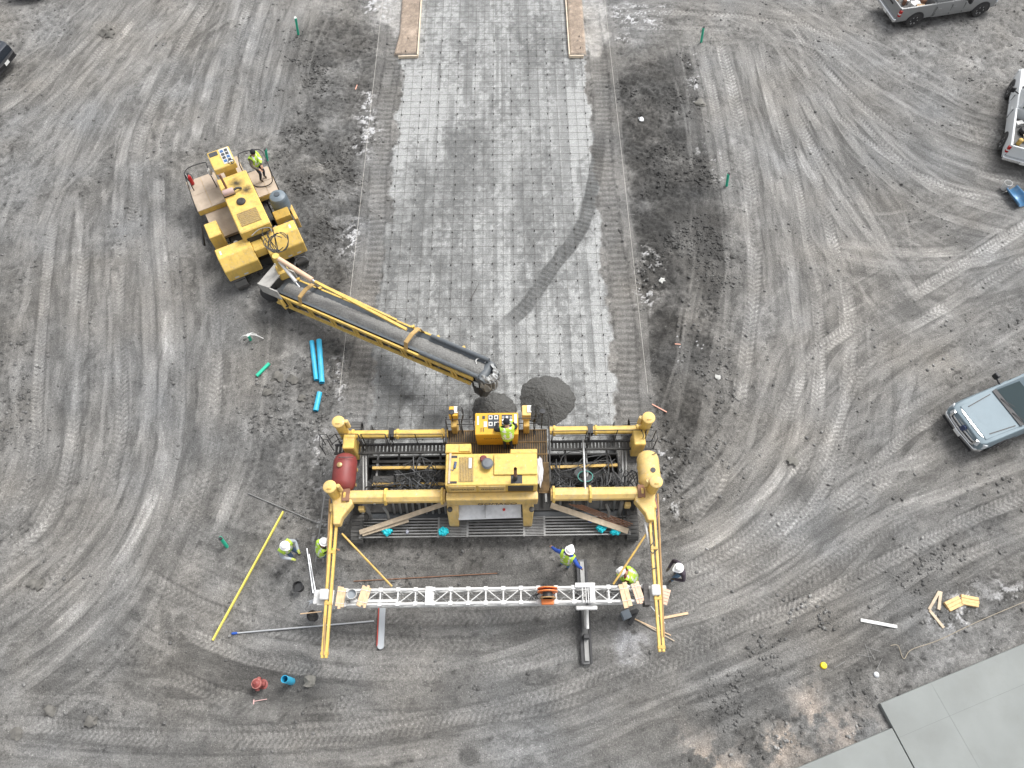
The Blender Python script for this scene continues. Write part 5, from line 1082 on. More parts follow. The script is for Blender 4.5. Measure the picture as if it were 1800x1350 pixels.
# ------------------------------------------------------------------ people
SKIN = mat('skin', (.42, .24, .16), .6, var=.05); BOOT = mat('work_boots', (.07, .05, .035), .8, var=.2); JEAN = mat('blue_jeans', (.06, .10, .17), .85, var=.15, scale=20)
HAT = mat('white_hard_hat', (.80, .80, .79), .3, var=.03); BEAN = mat('black_knit_cap', (.012, .013, .017), .9)
def person(label, loc, face, lean=0., top=None, pants=None, vest=True, hat='hard', hands=None, feet=None, crouch=0., boot=BOOT, turn=0., glove=None, look=0.):
    root = thing('person', label, 'person', loc, math.radians(face)-math.pi/2)     # local +y is forward
    hz = .94-crouch
    Rl = Matrix.Rotation(-math.radians(lean), 3, 'X') @ Matrix.Rotation(math.radians(turn), 3, 'Z'); hip = Vector((0, -.10*math.sin(math.radians(lean)), hz))
    def up(x, y, z): return hip+Rl @ Vector((x, y, z))
    feet = feet or ((-.13, .02), (.13, .0)); hands = hands or ((-.30, .22, hz+.0), (.30, .22, hz+.0))
    V = []; E = []; Rr = []; seg = []
    def ad(p, r, par=None, kind=None):
        V.append(Vector(p)); Rr.append(r if isinstance(r, tuple) else (r, r)); i = len(V)-1
        if par is not None: E.append((par, i)); seg.append((par, i, kind))
        return i
    pel = ad(hip, (.175, .135)); sp = ad(up(0, 0, .20), (.175, .135), pel, 'torso'); ch = ad(up(0, .01, .42), (.20, .145), sp, 'torso')
    nk = ad(up(0, .02, .56), (.065, .065), ch, 'neck'); hl = math.radians(look)
    h1 = ad(up(0, .05, .66), (.085, .095), nk, 'head'); h2 = ad(up(0, .055, .76), (.085, .10), h1, 'head'); h3 = ad(up(0, .05, .82), (.05, .06), h2, 'head')
    nose = ad(up(0, .165, .69), .014, h1, 'head')
    for s, hd, ft in ((-1, hands[0], feet[0]), (1, hands[1], feet[1])):
        sh = ad(up(s*.21, 0, .47), .09, ch, 'arm'); S = V[sh]; H = Vector(hd)
        d = H-S; L = .60
        if d.length > L: H = S+d.normalized()*L; d = H-S
        mid = (S+H)/2; bend = math.sqrt(max(0, .0900-(d.length/2)**2)); out = Vector((s*.8, -.4, -.5)); out = (out-d.normalized()*out.dot(d.normalized())).normalized()
        el = ad(mid+out*bend, .068, sh, 'arm'); wr = ad(H, .046, el, 'arm'); fw = (H-V[el]).normalized()
        pm = ad(H+fw*.07, (.042, .028), wr, 'hand')
        sd_v = fw.cross(Vector((0, 0, 1))); sd_v = sd_v.normalized() if sd_v.length > .1 else Vector((1, 0, 0))
        for k, ln in enumerate((.07, .085, .08, .06)):
            b0 = ad(V[pm]+sd_v*(k-1.5)*.02+fw*.03, .010, pm, 'hand'); ad(V[b0]+fw*ln*.7+Vector((0, 0, -ln*.5)), .008, b0, 'hand')
        tb = ad(H+fw*.03-sd_v*s*.04, .011, wr, 'hand'); ad(V[tb]+fw*.04-sd_v*s*.01, .009, tb, 'hand')
        hp_ = ad(hip+Vector((s*.09, 0, -.06)), .098, pel, 'leg'); F = Vector((ft[0], ft[1], .09)); d = F-V[hp_]; mid = (V[hp_]+F)/2; bend = math.sqrt(max(0, .176-(d.length/2)**2))
        kn = ad(mid+Vector((0, 1, .1)).normalized()*bend, .068, hp_, 'leg'); an = ad(F, .05, kn, 'leg'); ad(F+Vector((0, .13, -.045)), (.045, .035), an, 'boot')
    me = bpy.data.meshes.new('tmp'); me.from_pydata(V, E, []); o = bpy.data.objects.new('tmp', me); COL.objects.link(o)
    sk = o.modifiers.new('skin', 'SKIN'); sk.use_smooth_shade = True
    for i, r in enumerate(Rr): me.skin_vertices[0].data[i].radius = r; me.skin_vertices[0].data[i].use_root = (i == 0)
    sb = o.modifiers.new('sub', 'SUBSURF'); sb.levels = 2; sb.render_levels = 2
    dg = bpy.context.evaluated_depsgraph_get(); ev = o.evaluated_get(dg); bm_ = bpy.data.meshes.new_from_object(ev); bpy.data.objects.remove(o)
    bm_.name = 'body'; bm_.materials.clear()
    mats = {'torso': 0, 'neck': 3, 'head': 3, 'arm': 0, 'hand': 4, 'leg': 1, 'boot': 2}
    for m_ in (top, pants, boot, SKIN, glove or SKIN): bm_.materials.append(m_)
    kinds = []
    for p in bm_.polygons:
        c = p.center; best = 9; kd = 'torso'
        for (i, j, k) in seg:
            a, b = V[i], V[j]; ab = b-a; t = max(0, min(1, (c-a).dot(ab)/max(ab.length_squared, 1e-9))); dd = (c-a-ab*t).length-(Rr[i][0]*(1-t)+Rr[j][0]*t)*.6
            if dd < best: best = dd; kd = k
        kinds.append(kd); p.material_index = mats[kd]; p.use_smooth = True
    body = bpy.data.objects.new('body', bm_); COL.objects.link(body); body.parent = root
    if vest:
        Rinv = Rl.transposed(); vmap = {}; vs = []; fs = []; mi = []
        for p, kd in zip(bm_.polygons, kinds):
            l = Rinv @ (p.center-hip)
            if (kd == 'torso' or (kd == 'arm' and abs(l.x) < .235 and l.z > .28) or (kd == 'neck' and l.z < .53)) and -.06 < l.z < .56:
                f = []
                for v in p.vertices:
                    if v not in vmap: vmap[v] = len(vs); vs.append(bm_.vertices[v].co+bm_.vertices[v].normal*.022)
                    f.append(vmap[v])
                fs.append(f); mi.append(1 if (.10 < l.z < .17 or (.08 < abs(l.x) < .125 and l.z > .17)) else 0)
        vm = bpy.data.meshes.new('safety_vest'); vm.from_pydata(vs, [], fs); vm.materials.append(HIVIS); vm.materials.append(REFL)
        for p, k in zip(vm.polygons, mi): p.material_index = k; p.use_smooth = True
        vo = bpy.data.objects.new('safety_vest', vm); COL.objects.link(vo); vo.parent = root; so_ = vo.modifiers.new('thick', 'SOLIDIFY'); so_.thickness = .012; so_.offset = 1
    upv_ = (Rl @ Vector((0, 0, 1))); c = V[h2]+upv_*.01
    if hat == 'hard':
        h = MB(); h.lathe(c, [(.155, -.005), (.165, .0), (.135, .012), (.128, .05), (.105, .10), (.065, .132), (.0, .142)], 24, upv_)
        fwd = Rl @ Vector((0, 1, 0)); rgt = Rl @ Vector((1, 0, 0)); n = 10; br = [c+fwd*(.10+.12*math.sin(math.pi*k/n))+rgt*(-.12+.24*k/n) for k in range(n+1)]
        h.add(br+[p+upv_*.012 for p in br], [tuple(range(n+1)), tuple(range(2*n+1, n, -1))]+[(k, k+1, k+n+2, k+n+1) for k in range(n)])
        ho = h.build('hard_hat', HAT, root, smooth=True)
        MB().beam(c+upv_*.125-fwd*.1, c+upv_*.125+fwd*.1, .03, .03).build('hat_ridge', HAT, ho)
    else:
        h = MB().lathe(c, [(.115, -.05), (.118, .0), (.108, .05), (.075, .095), (.0, .112)], 20, upv_); h.build('knit_cap', BEAN, root, smooth=True)
    return root
HOOD_R = mat('red_hoodie', (.22, .015, .025), .85, var=.15); BLUEH = mat('royal_blue_sweater', (.025, .07, .32), .85, var=.12); GREYS = mat('grey_sleeves', (.33, .36, .40), .85, var=.1); DARKG = mat('dark_green_hoodie', (.02, .035, .03), .85); PLUM = mat('dark_plum_hoodie', (.05, .04, .052), .85, var=.2); BROWN = mat('brown_camo_jacket', (.10, .085, .065), .85, var=.45, scale=16); NAVY = mat('dark_navy_trousers', (.02, .025, .04), .85, var=.2); BLKC = mat('black_jacket', (.015, .016, .018), .85); BLJ = mat('faded_blue_jeans', (.11, .19, .30), .85, var=.2, scale=18)
def gp(px, py): p = at(px, py); return (p.x, p.y, gz(p.x, p.y))
person('person in lime vest and black cap at the placer controls', tuple(at(462, 315, 1.25)), -25, 6, BROWN, NAVY, hat='cap', hands=((.1, .42, 1.12), (.30, .40, 1.05)))
person('person in lime vest and black cap leaning over the paver console', tuple(at(893, 787, 1.75)), 97, 22, BLKC, NAVY, hat='cap', hands=((-.28, .50, 1.18), (.18, .52, 1.16)), feet=((-.12, -.04), (.12, -.06)))
person('person in white hard hat and lime vest with pale grey sleeves, leftmost on the ground', gp(519, 976), -35, 8, GREYS, JEAN, hands=((-.18, .34, 1.02), (.2, .36, 1.0)), glove=mat('yellow_glove', (.45, .5, .12), .8))
person('person in white hard hat with dark collar stooping beside the left outrigger beam', gp(575, 982), 35, 24, DARKG, JEAN, hands=((-.2, .5, .85), (.22, .52, .8)))
person('person in white hard hat with royal blue sleeves and arms spread', gp(992, 996), 62, 12, BLUEH, BLJ, hands=((-.62, .18, .98), (.58, -.02, 1.02)))
person('person in white hard hat and red hoodie bending over by the truss', gp(1108, 1024), 165, 42, HOOD_R, BLKC, hands=((.02, .50, .62), (-.1, .30, .45)), crouch=.18, feet=((-.15, .12), (.13, -.14)))
person('person in white hard hat and dark jacket without vest, right of the paver', gp(1186, 1013), 200, 14, PLUM, BLJ, vest=False, hands=((-.22, .30, 1.0), (.22, .32, .98)), feet=((-.10, .18), (.10, -.14)), glove=BROWN)
# ------------------------------------------------------------------ vehicles (local: +x forward, +y left)
TYR = mat('tyre', (.03, .03, .031), .8, var=.2, dirt=.55, dirtcol=(.12, .115, .105), dscale=5); RIM = mat('alloy_rim', (.42, .42, .42), .35, metal=.6, var=.1, dirt=.3); CHR = mat('chrome_trim', (.68, .69, .70), .18, metal=.85, var=.04); TRIM = mat('black_trim', (.02, .02, .022), .5, var=.1); LENS = mat('headlight_lens', (.55, .58, .60), .1, var=.1); TAILM = mat('tail_lamp_red', (.33, .008, .008), .2, var=.1); PLATE = mat('number_plate', (.62, .62, .60), .5)
def loft(secs, m, name, parent, closed=True, sub=False, smooth=True):
    k = len(secs[0]); vs = [p for s in secs for p in s]; fs = []
    for i in range(len(secs)-1):
        for j in range(k if closed else k-1): fs.append((i*k+j, i*k+(j+1) % k, (i+1)*k+(j+1) % k, (i+1)*k+j))
    if closed: fs += [tuple(range(k-1, -1, -1)), tuple((len(secs)-1)*k+j for j in range(k))]
    return MB().add(vs, fs).build(name, m, parent, smooth=smooth, bev=.02, segs=2)
def sec(x, w, wt, z0, zs, z1):
    return [(x, -w*.96, z0), (x, w*.96, z0), (x, w, (z0+zs)/2), (x, w*.985, zs), (x, wt, z1), (x, 0, z1+.025), (x, -wt, z1), (x, -w*.985, zs), (x, -w, (z0+zs)/2)]
def wheel(x, y, r, parent, w=.27):
    s = 1 if y > 0 else -1
    wr = MB().lathe((x, y-s*w, r), [(r*.62, 0), (r*.93, .0), (r, .04), (r, w-.04), (r*.93, w), (r*.62, w), (r*.60, w-.03)], 30, (0, s, 0), cap=False).build('wheel', TYR, parent, smooth=True)
    rm = MB().lathe((x, y-s*w, r), [(r*.62, .02), (r*.62, w-.01), (r*.55, w-.02), (r*.5, w-.09), (0, w-.10)], 24, (0, s, 0)).build('rim', STLD, wr, smooth=True)
    for k in range(6):
        a = k*math.pi/3; d = Vector((math.cos(a), 0, math.sin(a))); MB().beam(Vector((x, y-s*.07, r)), Vector((x, y-s*.04, r))+d*r*.57, .07, .07).build('spoke', RIM, wr, bev=.01)
    MB().lathe((x, y-s*.09, r), [(.07, 0), (.06, .05), (0, .055)], 12, (0, s, 0)).build('hub_cap', RIM, wr, smooth=True)
def arch(x, y, r, parent, m=None):
    s = 1 if y > 0 else -1; n = 18; P = [(x+math.cos(t)*r, math.sin(t)*r) for t in np.linspace(-.35, math.pi+.35, n)]
    vs = [(px, y, max(.30, .40+pz)) for px, pz in P]+[(px, y+s*.012, max(.30, .40+pz)) for px, pz in P]
    MB().add(vs, [tuple(range(n)), tuple(range(2*n-1, n-1, -1))]+[(k, k+n, (k+1) % n+n, (k+1) % n) for k in range(n)]).build('wheel_arch', TRIM, parent)
def panel(pts, m, name, parent, off=(0, 0, 0), th=.012):
    P = [Vector(p) for p in pts]; n = (P[1]-P[0]).cross(P[-1]-P[0]).normalized(); vs = [p+n*.004 for p in P]+[p+n*th for p in P]; k = len(P)
    return MB().add(vs, [tuple(range(k-1, -1, -1)), tuple(range(k, 2*k))]+[(i, (i+1) % k, (i+1) % k+k, i+k) for i in range(k)]).build(name, m, parent)
def pickup(label, loc, heading, paint, crew=True, bed=True, front='bars', wb=3.83, rim=None, name='pickup_truck', cat='pickup truck', group=None, dark=False):
    T = thing(name, label, cat, loc, math.radians(heading), group)
    W = .985; fx = wb/2+.98; rx = -wb/2-1.12; zh = 1.13; zs = .92; ws = 1.05      # ws: windscreen foot
    cb = -.95 if crew else -.35                                                  # cab back
    if not bed: cb = rx+.9
    body = loft([sec(fx-.06, W*.88, W*.80, .48, .84, zh-.12), sec(fx-.22, W*.97, W*.88, .44, zs, zh-.05), sec(fx-.6, W, W*.90, .42, zs, zh), sec(ws, W, W*.92, .40, zs+.02, zh+.05), sec(cb, W, W*.93, .40, zs+.03, zh+.05)]+([] if bed else [sec(rx+.25, W*.97, W*.9, .42, zs+.03, zh), sec(rx, W*.85, W*.75, .5, zs, zh-.15)]), paint, 'body', T)
    # hood with two creases
    MB().add([(fx-.26, -.74, zh-.005), (fx-.26, .74, zh-.005), (ws+.02, .80, zh+.085), (ws+.02, -.80, zh+.085), (fx-.24, -.72, zh-.05), (fx-.24, .72, zh-.05), (ws+.02, .68, zh+.04), (ws+.02, -.68, zh+.04)], [(0,1,2,3),(7,6,5,4),(4,5,1,0),(5,6,2,1),(6,7,3,2),(7,4,0,3)]).build('hood', paint, body, bev=.03, segs=2)
    for s in (-1, 1): MB().beam((fx-.50, s*.60, zh+.02), (ws+.30, s*.70, zh+.078), .035, .012).build('hood_crease', TRIM, body)
    # greenhouse
    zr = 1.90 if bed else 1.68; rf = ws-.75; rb_ = cb+.12 if bed else cb+.55; wr_ = .70; wbm = .885; zb0 = zh+.055
    A = [(ws+.02, wbm-.05, zb0), (rf, wr_, zr), (rb_, wr_, zr), (cb+.0, wbm-.03, zb0)]
    L_ = [Vector(p) for p in A]; R_ = [Vector((p[0], -p[1], p[2])) for p in A]
    vs = L_+R_; cab = MB().add(vs, [(0, 1, 2, 3), (7, 6, 5, 4), (0, 4, 5, 1), (1, 5, 6, 2), (2, 6, 7, 3), (3, 7, 4, 0)]).build('cab', paint, T, bev=.05, segs=2)
    MB().bb(rb_+.05, rf-.05, -wr_+.06, wr_-.06, zr-.01, zr+.03).build('roof', paint, cab, bev=.03, segs=2)
    def mix(a, b, t): return a+(b-a)*t
    panel([mix(R_[0], L_[0], .05)+Vector((-.02, 0, .03)), mix(R_[0], L_[0], .95)+Vector((-.02, 0, .03)), mix(R_[1], L_[1], .94)+Vector((.03, 0, -.05)), mix(R_[1], L_[1], .06)+Vector((.03, 0, -.05))], GLS, 'windscreen', cab)
    panel([mix(L_[3], R_[3], .1)+Vector((0, 0, .05)), mix(L_[3], R_[3], .9)+Vector((0, 0, .05)), mix(L_[2], R_[2], .92)+Vector((0, 0, -.06)), mix(L_[2], R_[2], .08)+Vector((0, 0, -.06))], GLS, 'rear_window', cab)
    for s, Q in ((1, L_), (-1, R_)):
        for (t0, t1) in ((.03, .50), (.54, .97)) if crew or not bed else ((.05, .95),):
            b0, b1 = mix(Q[0], Q[3], .06+.9*t0), mix(Q[0], Q[3], .06+.9*t1); u0, u1 = mix(Q[1], Q[2], t0), mix(Q[1], Q[2], t1)
            p = [mix(b0, u0, .08), mix(b1, u1, .08), mix(b1, u1, .88), mix(b0, u0, .88)]
            panel(p[::-1] if s > 0 else p, GLS, 'side_window', cab)
        for xd in ((ws-.30, (ws+cb)/2-.05, cb+.06) if crew else (ws-.3, cb+.06)): MB().bb(xd-.008, xd+.008, s*W-.01*s-.01, s*W-.01*s+.018, .50, zs+.1).build('door_seam', TRIM, body)
        for xd in (((ws+cb)/2+.15, cb+.28) if crew else (cb+.3,)): MB().bb(xd-.1, xd+.1, s*(W-.01)-.02, s*(W-.01)+.025, zs-.06, zs-.02).build('door_handle', paint, body, bev=.008)
        mo = MB().bar((ws-.35, s*(W-.1), zh+.02), (ws-.32, s*(W+.20), zh+.12), .03, 8).build('mirror', TRIM, body)
        MB().box((ws-.34, s*(W+.24), zh+.16), (.14, .22, .26)).build('mirror_shell', TRIM, body, bev=.04, segs=2)
        MB().bb(ws+.1, cb+.1, s*(W+.005)-.012, s*(W+.005)+.012, .60, .66).build('side_moulding', paint, body)
    # black cowl
    panel([(ws+.16, -.78, zb0+.03), (ws+.16, .78, zb0+.03), (ws+.0, .80, zb0+.06), (ws+.0, -.80, zb0+.06)], TRIM, 'wiper_cowl', body, th=.03)
    for s in (-.4, .25): MB().bar((ws+.1, s, zb0+.09), (ws-.05, s+.5, zb0+.17), .012, 6).build('wiper', TRIM, body)
    # front end
    if not dark:
        gz_ = CHR
        MB().add([(fx-.3, -.66, .62), (fx+.06, -.62, .62), (fx+.06, .62, .62), (fx-.3, .66, .62), (fx-.4, -.66, 1.09), (fx-.22, -.66, 1.085), (fx-.22, .66, 1.085), (fx-.4, .66, 1.09)], [(3,2,1,0),(4,5,6,7),(0,1,5,4),(1,2,6,5),(2,3,7,6),(3,0,4,7)]).build('grille', TRIM, body, bev=.02)
        for z in (.70, .80, .90, 1.0, 1.085):
            xg = fx+.06-.28*(z-.62)/.465; MB().add([(xg-.01, -.66, z-.03), (xg+.05, -.5, z-.03), (xg+.07, 0, z-.03), (xg+.05, .5, z-.03), (xg-.01, .66, z-.03), (xg-.03, -.66, z+.022), (xg+.03, -.5, z+.022), (xg+.05, 0, z+.022), (xg+.03, .5, z+.022), (xg-.03, .66, z+.022)], [(0,1,6,5),(1,2,7,6),(2,3,8,7),(3,4,9,8),(5,6,7,8,9),(4,3,2,1,0),(0,5,9,4)]).build('grille_bar', gz_, body, bev=.006)
        MB().lathe((fx-.03, 0, .86), [(.11, 0), (.10, .12), (0, .122)], 20, (1, 0, .4)).build('badge', mat('dark_badge', (.03, .04, .08), .3), body)
        for s in (-1, 1):
            hl_ = MB().add([(fx-.04, s*.63, .74), (fx-.04, s*.63, 1.03), (fx-.28, s*.965, 1.0), (fx-.28, s*.965, .74), (fx+.02, s*.63, .74), (fx+.0, s*.63, 1.02), (fx-.18, s*.94, .99), (fx-.16, s*.95, .74)], [(0,1,2,3),(7,6,5,4),(4,5,1,0),(5,6,2,1),(6,7,3,2),(7,4,0,3)]).build('headlight', LENS, body, bev=.01)
            MB().bb(fx-.02, fx+.03, s*.63-.03, s*.63+.03, .72, 1.04).build('lamp_trim', CHR, body)
    bp = MB().add([(fx-.25, -.97, .46), (fx+.02, -.80, .46), (fx+.08, 0, .46), (fx+.02, .80, .46), (fx-.25, .97, .46), (fx-.25, .97, .66), (fx+.05, .80, .64), (fx+.11, 0, .64), (fx+.05, -.80, .64), (fx-.25, -.97, .66)], [(0, 1, 8, 9), (1, 2, 7, 8), (2, 3, 6, 7), (3, 4, 5, 6), (9, 8, 7, 6, 5), (4, 3, 2, 1, 0), (0, 9, 5, 4)]).build('front_bumper', TRIM if dark else CHR, T, bev=.02)
    MB().bb(fx-.1, fx+.06, -.8, .8, .38, .455).build('air_dam', TRIM, bp)
    MB().bb(fx+.10, fx+.115, -.16, .16, .47, .62).build('number_plate', PLATE, bp)
    # bed
    if bed:
        b0 = cb-.03; bd = MB().bb(rx+.06, b0, -W+.1, W-.1, .62, .70).build('cargo_bed', mat('bed_liner', (.10, .10, .10), .8, var=.3, dirt=.5, dirtcol=(.25, .24, .22)), T)
        for s in (-1, 1):
            loft([[(x, s*(W-.11), .45), (x, s*W*.97, .45), (x, s*W, .75), (x, s*W*.985, zh), (x, s*(W-.03), zh+.07), (x, s*(W-.12), zh+.07)] for x in (rx+.05, b0)], paint, 'bed_side', bd)
            MB().box((-wb/2, s*(W-.19), .82), (.9, .17, .24)).build('wheel_well', MATS['bed_liner'], bd, bev=.04)
            tl = MB().bb(rx-.0, rx+.14, s*(W-.045)-.065, s*(W-.045)+.065, .78, 1.12).build('tail_lamp', TAILM, bd, bev=.02, segs=2)
            MB().bb(rx-.004, rx+.10, s*(W-.045)-.067, s*(W-.045)+.067, .90, .96).build('reverse_lens', PLATE, bd)
        MB().bb(b0-.05, b0, -W+.1, W-.1, .62, zh+.06).build('bed_front', paint, bd)
        tg = MB().bb(rx+.03, rx+.10, -W+.12, W-.12, .62, zh+.06).build('tailgate', paint, bd, bev=.015); MB().bb(rx+.02, rx+.035, -.18, .18, .95, 1.03).build('tailgate_handle', TRIM, bd)
    rbp = MB().bb(rx-.12, rx+.08, -W+.05, W-.05, .44, .62).build('rear_bumper', CHR if bed else TRIM, T, bev=.03); MB().bb(rx-.14, rx-.121, -.16, .16, .46, .6).build('number_plate', PLATE, rbp)
    for x in (-wb/2, wb/2):
        for s in (-1, 1): arch(x, s*(W-.005), .50, body); wheel(x, s*(W+.02), .40, T)
    MB().bb(rx+.5, fx-.5, -.7, .7, .28, .42).build('underbody', TRIM, T)
    return T
SLV = mat('silver_car_paint', (.23, .235, .235), .42, metal=.2, var=.04, dirt=.25, dirtcol=(.22, .21, .19), coat=.4); WCP = mat('white_car_paint', (.58, .60, .61), .4, var=.03, dirt=.15, dirtcol=(.42, .41, .38), coat=.4); BGP = mat('blue_grey_car_paint', (.185, .235, .265), .55, metal=0., var=.04, dirt=.15, dirtcol=(.17, .18, .18), spec=.25); DKP = mat('dark_blue_car_paint', (.012, .018, .028), .2, var=.05, coat=.6)
def veh(near_rear, near_front, side, **k):
    a, b = Vector((*near_rear, 0)), Vector((*near_front, 0)); d = (b-a).normalized(); left = Vector((-d.y, d.x, 0)); c = (a+b)/2-left*side*.87
    return (c.x, c.y, gz(c.x, c.y)+.0), math.degrees(math.atan2(d.y, d.x))
loc, hd_ = veh((21.6, 34.21), (25.35, 34.98), -1); SV = pickup('silver pickup with loaded bed at the upper right edge of the picture', loc, hd_, SLV)
loc, hd_ = veh((23.56, 25.26), (25.07, 28.79), 1); WV = pickup('white pickup with open cargo bed cut by the right edge of the picture', loc, hd_, WCP, crew=False)
hd = 201.5; d_ = Vector((math.cos(math.radians(hd)), math.sin(math.radians(hd)), 0)); fc = Vector((17.08, 10.48, 0))+d_*.22; c_ = fc-d_*(3.83/2+.98)
pickup('blue grey pickup with chrome grille bars facing the paver', (c_.x, c_.y, gz(c_.x, c_.y)), hd, BGP)
hd = -14; d_ = Vector((math.cos(math.radians(hd)), math.sin(math.radians(hd)), 0)); n0 = at(11, 112, .5); c_ = n0-d_*(2.75/2+.98)
pickup('dark blue car cut off by the left edge of the picture', (c_.x, c_.y, gz(c_.x, c_.y)), hd, DKP, bed=False, wb=2.75, name='parked_car', cat='car', dark=True)
hd = -78; d_ = Vector((math.cos(math.radians(hd)), math.sin(math.radians(hd)), 0)); n0 = at(52, -9, .4); c_ = n0-d_*(2.75/2+.98)
pickup('dark car whose nose just shows at the upper left corner', (c_.x, c_.y, gz(c_.x, c_.y)), hd, DKP, bed=False, wb=2.75, name='parked_car', cat='car', dark=True)
# load in the beds
rl = random.Random(8)
for T, n, nm, mats_, lab in ((SV, 7, 'load', (RUST, WOOD, WHT, SILV), 'silver'), (WV, 4, 'load', (WHT, BLK, WOODG, YEL2), 'white')):
    names = {RUST: ('rusty_can', 'rusty can'), WOOD: ('wood_block', 'pale wood block'), WHT: ('white_box', 'white box'), SILV: ('metal_box', 'bright metal box'), BLK: ('black_bag', 'black tool bag'), WOODG: ('timber_offcut', 'grey timber offcut'), YEL2: ('yellow_can', 'worn yellow can')}
    M_ = Matrix.Translation(T.location) @ Matrix.Rotation(T.rotation_euler.z, 4, 'Z'); cnt = {}
    for k in range(n):
        m = mats_[k % len(mats_)]; x = -1.35-(k*.21) if T is SV else -.9-(k*.42); y = rl.uniform(-.6, .6) if T is SV else rl.uniform(.1, .6)
        p = M_ @ Vector((x, y, .70)); s = rl.uniform(.14, .26); g = MB()
        if m in (RUST, YEL2): g.lathe(p, [(s*.6, 0), (s*.6, s*1.5), (s*.35, s*1.7), (s*.3, s*1.7)], 14)
        elif m is BLK: g.lathe(p, [(s*.9, 0), (s*1.1, s*.4), (s*.9, s*.9), (s*.3, s*1.1)], 12)
        else: g.box(p+Vector((0, 0, s*.5)), (s*2, s*1.1, s), rl.uniform(0, 3)); g.box(p+Vector((0, 0, s*1.03)), (s*1.9, s*1.0, s*.06), 0)
        nm_, lb_ = names[m]; cnt[m] = cnt.get(m, 0)+1
        solo(g, nm_, m, f'{lb_} lying in the {lab} pickup bed, ' + ('nearest the cab' if cnt[m] == 1 else 'nearer the tailgate'), nm_.split('_')[1], group=f'load in the {lab} pickup', bev=.01)
# ------------------------------------------------------------------ pipes, hydrant, tools, timber and litter
def tubepipe(name, p, q, r, m, label, cat, group=None, wall=.012, seg=18):
    "open pipe with wall thickness"
    p, q = Vector(p), Vector(q); ax_ = (q-p).normalized(); L = (q-p).length
    mb = MB().lathe(p, [(r, 0), (r, L), (r-wall, L), (r-wall, 0), (r, 0)], seg, ax_, cap=False)
    return solo(mb, name, m, label, cat, group=group, smooth=True)
for p, q, r, lab in (((549, 602), (557, 670), .095, 'long blue pipe with a broken upper end, left of the pair'), ((562, 600), (567, 675), .11, 'longest intact blue pipe, right of the pair'), ((563, 692), (556, 724), .105, 'short blue pipe with a pink scuff lying below the pair')):
    tubepipe('blue_pipe', atg(*p, r), atg(*q, r), r, BLUP, lab, 'pipe', 'blue pipes on the ground', .016)
tubepipe('green_pipe', atg(474, 640, .06), atg(452, 662, .06), .07, GRNP, 'green pipe lying on the broken soil left of the blue pipes', 'pipe')
CAPM = mat('white_pipe_cap', (.7, .7, .68), .5)
for (t, b, zt, lab, tape) in (((519, 31), (524, 60), 1.2, 'leaning green riser pipe at the top of the left dark soil', CAPM), ((1237, 48), (1233, 73), 1.1, 'green riser pipe beside the far end of the right dark soil', BLK), ((1281, 305), (1278, 326), .95, 'green riser pipe beside the middle of the right dark soil', BLK), ((466, 262), (469, 282), .8, 'green riser pipe standing just behind the placer operator', BLK), ((387, 946), (399, 962), .7, 'green riser pipe with black cap left of the yellow pole', BLK), ((436, 589), (440, 597), .45, 'short green riser pipe tied with white ribbon', CAPM)):
    B = atg(*b); T = at(*t, B.z+zt); r = thing('riser_pipe', lab, 'pipe', B, 0, 'green riser pipes')
    d = T-B; m_ = MB().lathe((0, 0, -.1), [(.06, 0), (.06, d.length+.1), (.048, d.length+.1), (.048, .1)], 14, d, cap=False); m_.build('pipe', GRNP, r, smooth=True)
    MB().lathe(d*.93, [(.066, 0), (.066, d.length*.07), (.055, d.length*.085), (0, d.length*.085)], 14, d).build('cap', tape, r, smooth=True)
    if zt == .45:
        for a in ((-.42, -.05), (.25, .22), (.55, .02)): MB().ring(bez([d, d+Vector((a[0]*.5, a[1]*.5, -.02)), Vector((a[0], a[1], .05))], 4), .02, 5).build('ribbon', CAPM, r)
B = atg(513, 1198); tubepipe('blue_riser', B-Vector((0, 0, .1)), Vector((B.x-.03, B.y+.02, B.z+.75)), .12, BLUP, 'upright open blue pipe standing in the hollow beside the hydrant', 'pipe')
# hydrant
B = atg(461, 1204); hy = thing('fire_hydrant', 'red fire hydrant with white marks standing in a dug hollow', 'fire hydrant', B)
HYR = mat('hydrant_red', (.20, .035, .03), .5, var=.25, dirt=.4, dirtcol=(.35, .2, .18))
MB().lathe((0, 0, -.1), [(.19, 0), (.19, .12), (.12, .15), (.12, .62), (.17, .64), (.17, .69), (.14, .72), (.09, .80), (.04, .82), (.04, .88), (0, .88)], 22).build('barrel', HYR, hy, smooth=True)
MB().lathe((0, 0, .585), [(.16, 0), (.16, .04)], 22).build('bonnet_flange', mat('faded_red', (.34, .14, .12), .6, var=.4, scale=14), hy, smooth=True)
for (dx, dy, r, L) in ((1, 0, .085, .24), (0, -1, .07, .2), (0, 1, .07, .2)): n = MB().lathe((0, 0, .42), [(r*.8, .05), (r*.8, L-.06), (r, L-.06), (r, L), (r*.4, L+.02)], 16, (dx, dy, 0)).build('nozzle', HYR, hy, smooth=True)
solo(MB().beam(atg(446, 1233, .03), atg(470, 1229, .05), .02, .02).beam(atg(446, 1238, .02), atg(447, 1230, .05), .035, .02), 'marker_pin', mat('pink_marker', (.55, .35, .33), .6), 'thin pink tipped marker wire below the hydrant', 'marker')
solo(MB().lathe(atg(1447, 1170), [(.11, -.05), (.11, .05), (.09, .08), (0, .085)], 18), 'pipe_plug', mat('bright_yellow_plastic', (.75, .55, .0), .45), 'small bright yellow plug in the soil near the slab', 'plug', smooth=True)
solo(MB().lathe(atg(1540, 1186), [(.09, -.05), (.09, .04), (.06, .06), (0, .06)], 16), 'valve_cover', SILV, 'small round grey cover in the soil near the slab corner', 'cover', smooth=True)
